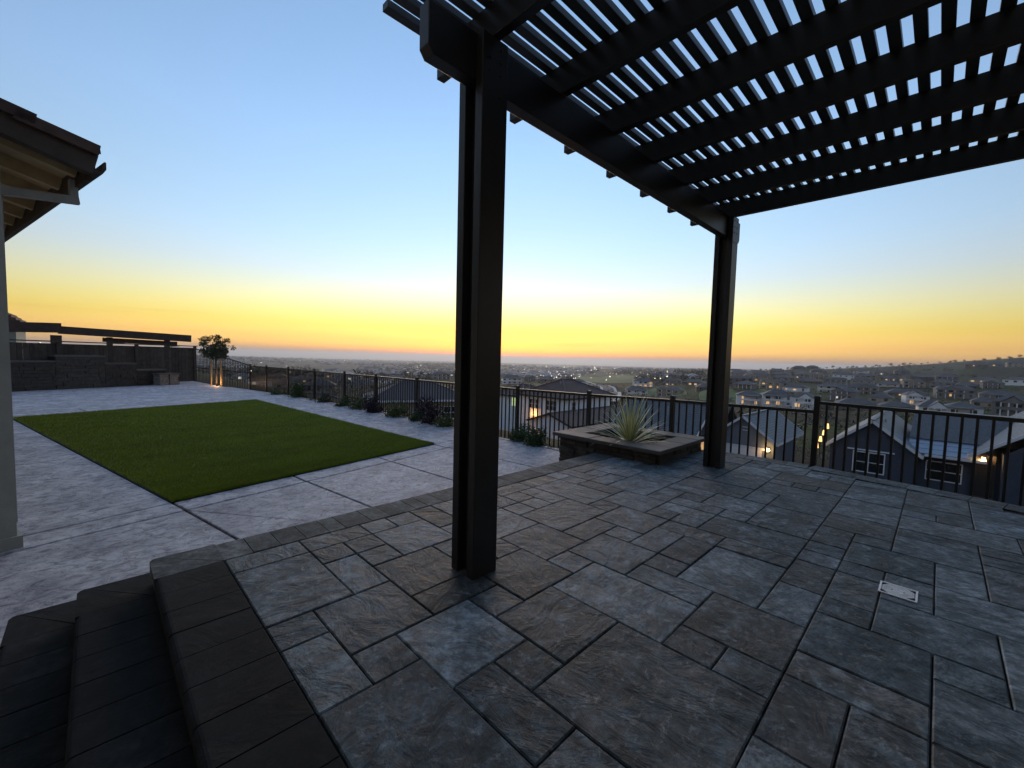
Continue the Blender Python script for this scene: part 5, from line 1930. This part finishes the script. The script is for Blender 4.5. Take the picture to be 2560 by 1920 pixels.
# ------------------------------------------------------------------ far town on the plain: one mass of roofs, woods and lights
rg = np.random.default_rng(21)
town, woods, lights = MB(), [], MB()
cnt = 0
while cnt < 2600:
    az = rg.uniform(22, 97)
    r = math.exp(rg.uniform(math.log(620), math.log(6500)))
    c = math.sin(az * 0.31 + 1.0) + math.sin(r * 0.0021 + az * 0.11) + 0.5 * math.sin(az * 1.3)
    if c < rg.uniform(-0.6, 1.0) or (28.5 < az < 37.2 and r < 1150):
        continue
    x, y = r * math.cos(R(az)), r * math.sin(R(az))
    z = gz(x, y)
    w, d, h = rg.uniform(5, 9) * (1 + r / 5000), rg.uniform(5, 8) * (1 + r / 5000), rg.uniform(3, 6)
    an = rg.uniform(0, 3.14)
    ca, sa = math.cos(an), math.sin(an)
    P = [(x + ca * i * w - sa * j * d, y + sa * i * w + ca * j * d) for i, j in ((-1, -1), (1, -1), (1, 1), (-1, 1))]
    town.add([(px_, py_, z - 4) for px_, py_ in P] + [(px_, py_, z + h) for px_, py_ in P] + [(x - ca * w * 0.4, y - sa * w * 0.4, z + h + 2.4), (x + ca * w * 0.4, y + sa * w * 0.4, z + h + 2.4)],
             [(0, 1, 5, 4), (1, 2, 6, 5), (2, 3, 7, 6), (3, 0, 4, 7), (4, 5, 9, 8), (5, 6, 9), (6, 7, 8, 9), (7, 4, 8)])
    cnt += 1
tm_, tnt, tb = nodes_of('town_roofs')
tp = pos(tnt)
vo = N(tnt, 'ShaderNodeTexVoronoi')
vo.inputs['Scale'].default_value = 0.045
tnt.links.new(tp, vo.inputs['Vector'])
sp = N(tnt, 'ShaderNodeSeparateColor')
tnt.links.new(vo.outputs['Color'], sp.inputs[0])
tnt.links.new(ramp(tnt, sp.outputs[0], [(0, (0.05, 0.05, 0.055)), (0.5, (0.11, 0.10, 0.10)), (0.8, (0.22, 0.21, 0.20)), (1.0, (0.42, 0.42, 0.42))]), tb.inputs['Base Color'])
tb.inputs['Roughness'].default_value = 0.8
tag(town.build('distant_town', 'town_roofs'), 'far off town of small roofs spread over the plain', 'town', kind='stuff')
cl = []
while len(cl) < 2400:
    az = rg.uniform(20, 98)
    r = math.exp(rg.uniform(math.log(500), math.log(5200)))
    c = math.sin(az * 0.23 + 2.0) + math.sin(r * 0.0013 + az * 0.17 + 2) + 0.4 * math.sin(az * 0.9)
    if c < rg.uniform(-0.4, 1.2) or (28.5 < az < 37.2 and r < 1250):
        continue
    x, y = r * math.cos(R(az)), r * math.sin(R(az))
    cl.append((x, y, rg.uniform(3, 7) * (1 + r / 4000)))
C3 = np.array(cl)
Z3 = ground_z(C3[:, 0], C3[:, 1])
tag(obj('distant_woods', leaf_cloud([(x, y, z + s_ * 0.5, s_ * 1.5, s_ * 1.5, s_ * 0.7) for (x, y, s_), z in zip(cl, Z3)], 40000, 3.2, 31, 0.2), 'leaf_hill'),
    'dark band of distant trees across the plain', 'woods', kind='stuff')
for k in range(230):
    az = rg.uniform(24, 95)
    if k < 110:
        az = rg.normal(38, 5)
    r = math.exp(rg.uniform(math.log(420), math.log(5500)))
    x, y = r * math.cos(R(az)), r * math.sin(R(az))
    z = gz(x, y) + rg.uniform(5, 9)
    s_ = (0.00022 + 0.00055 * rg.random() ** 4) * r + 0.12
    lights.add([(x, y, z - s_), (x + s_, y, z), (x, y + s_, z), (x - s_, y, z), (x, y - s_, z), (x, y, z + s_)],
               [(0, 2, 1), (0, 3, 2), (0, 4, 3), (0, 1, 4), (5, 1, 2), (5, 2, 3), (5, 3, 4), (5, 4, 1)])
tag(lights.build('town_lights', 'town_light'), 'scattered white and amber lights of the distant town', 'lights', kind='stuff')

# ------------------------------------------------------------------ evening haze over the plain
hz_m = bpy.data.materials.new('haze')
hz_m.use_nodes = True
hnt = hz_m.node_tree
hnt.nodes.clear()
ho = hnt.nodes.new('ShaderNodeOutputMaterial')
pv = hnt.nodes.new('ShaderNodeVolumePrincipled')
pv.inputs['Color'].default_value = (0.90, 0.94, 1.0, 1)
pv.inputs['Density'].default_value = HAZE_DENSITY
pv.inputs['Anisotropy'].default_value = 0.5
hnt.links.new(pv.outputs[0], ho.inputs['Volume'])
MATS['haze'] = hz_m
mb = MB()
mb.box(-34000, 34000, -34000, 34000, -420, 56)
tag(mb.build('haze', 'haze'), kind='stuff')
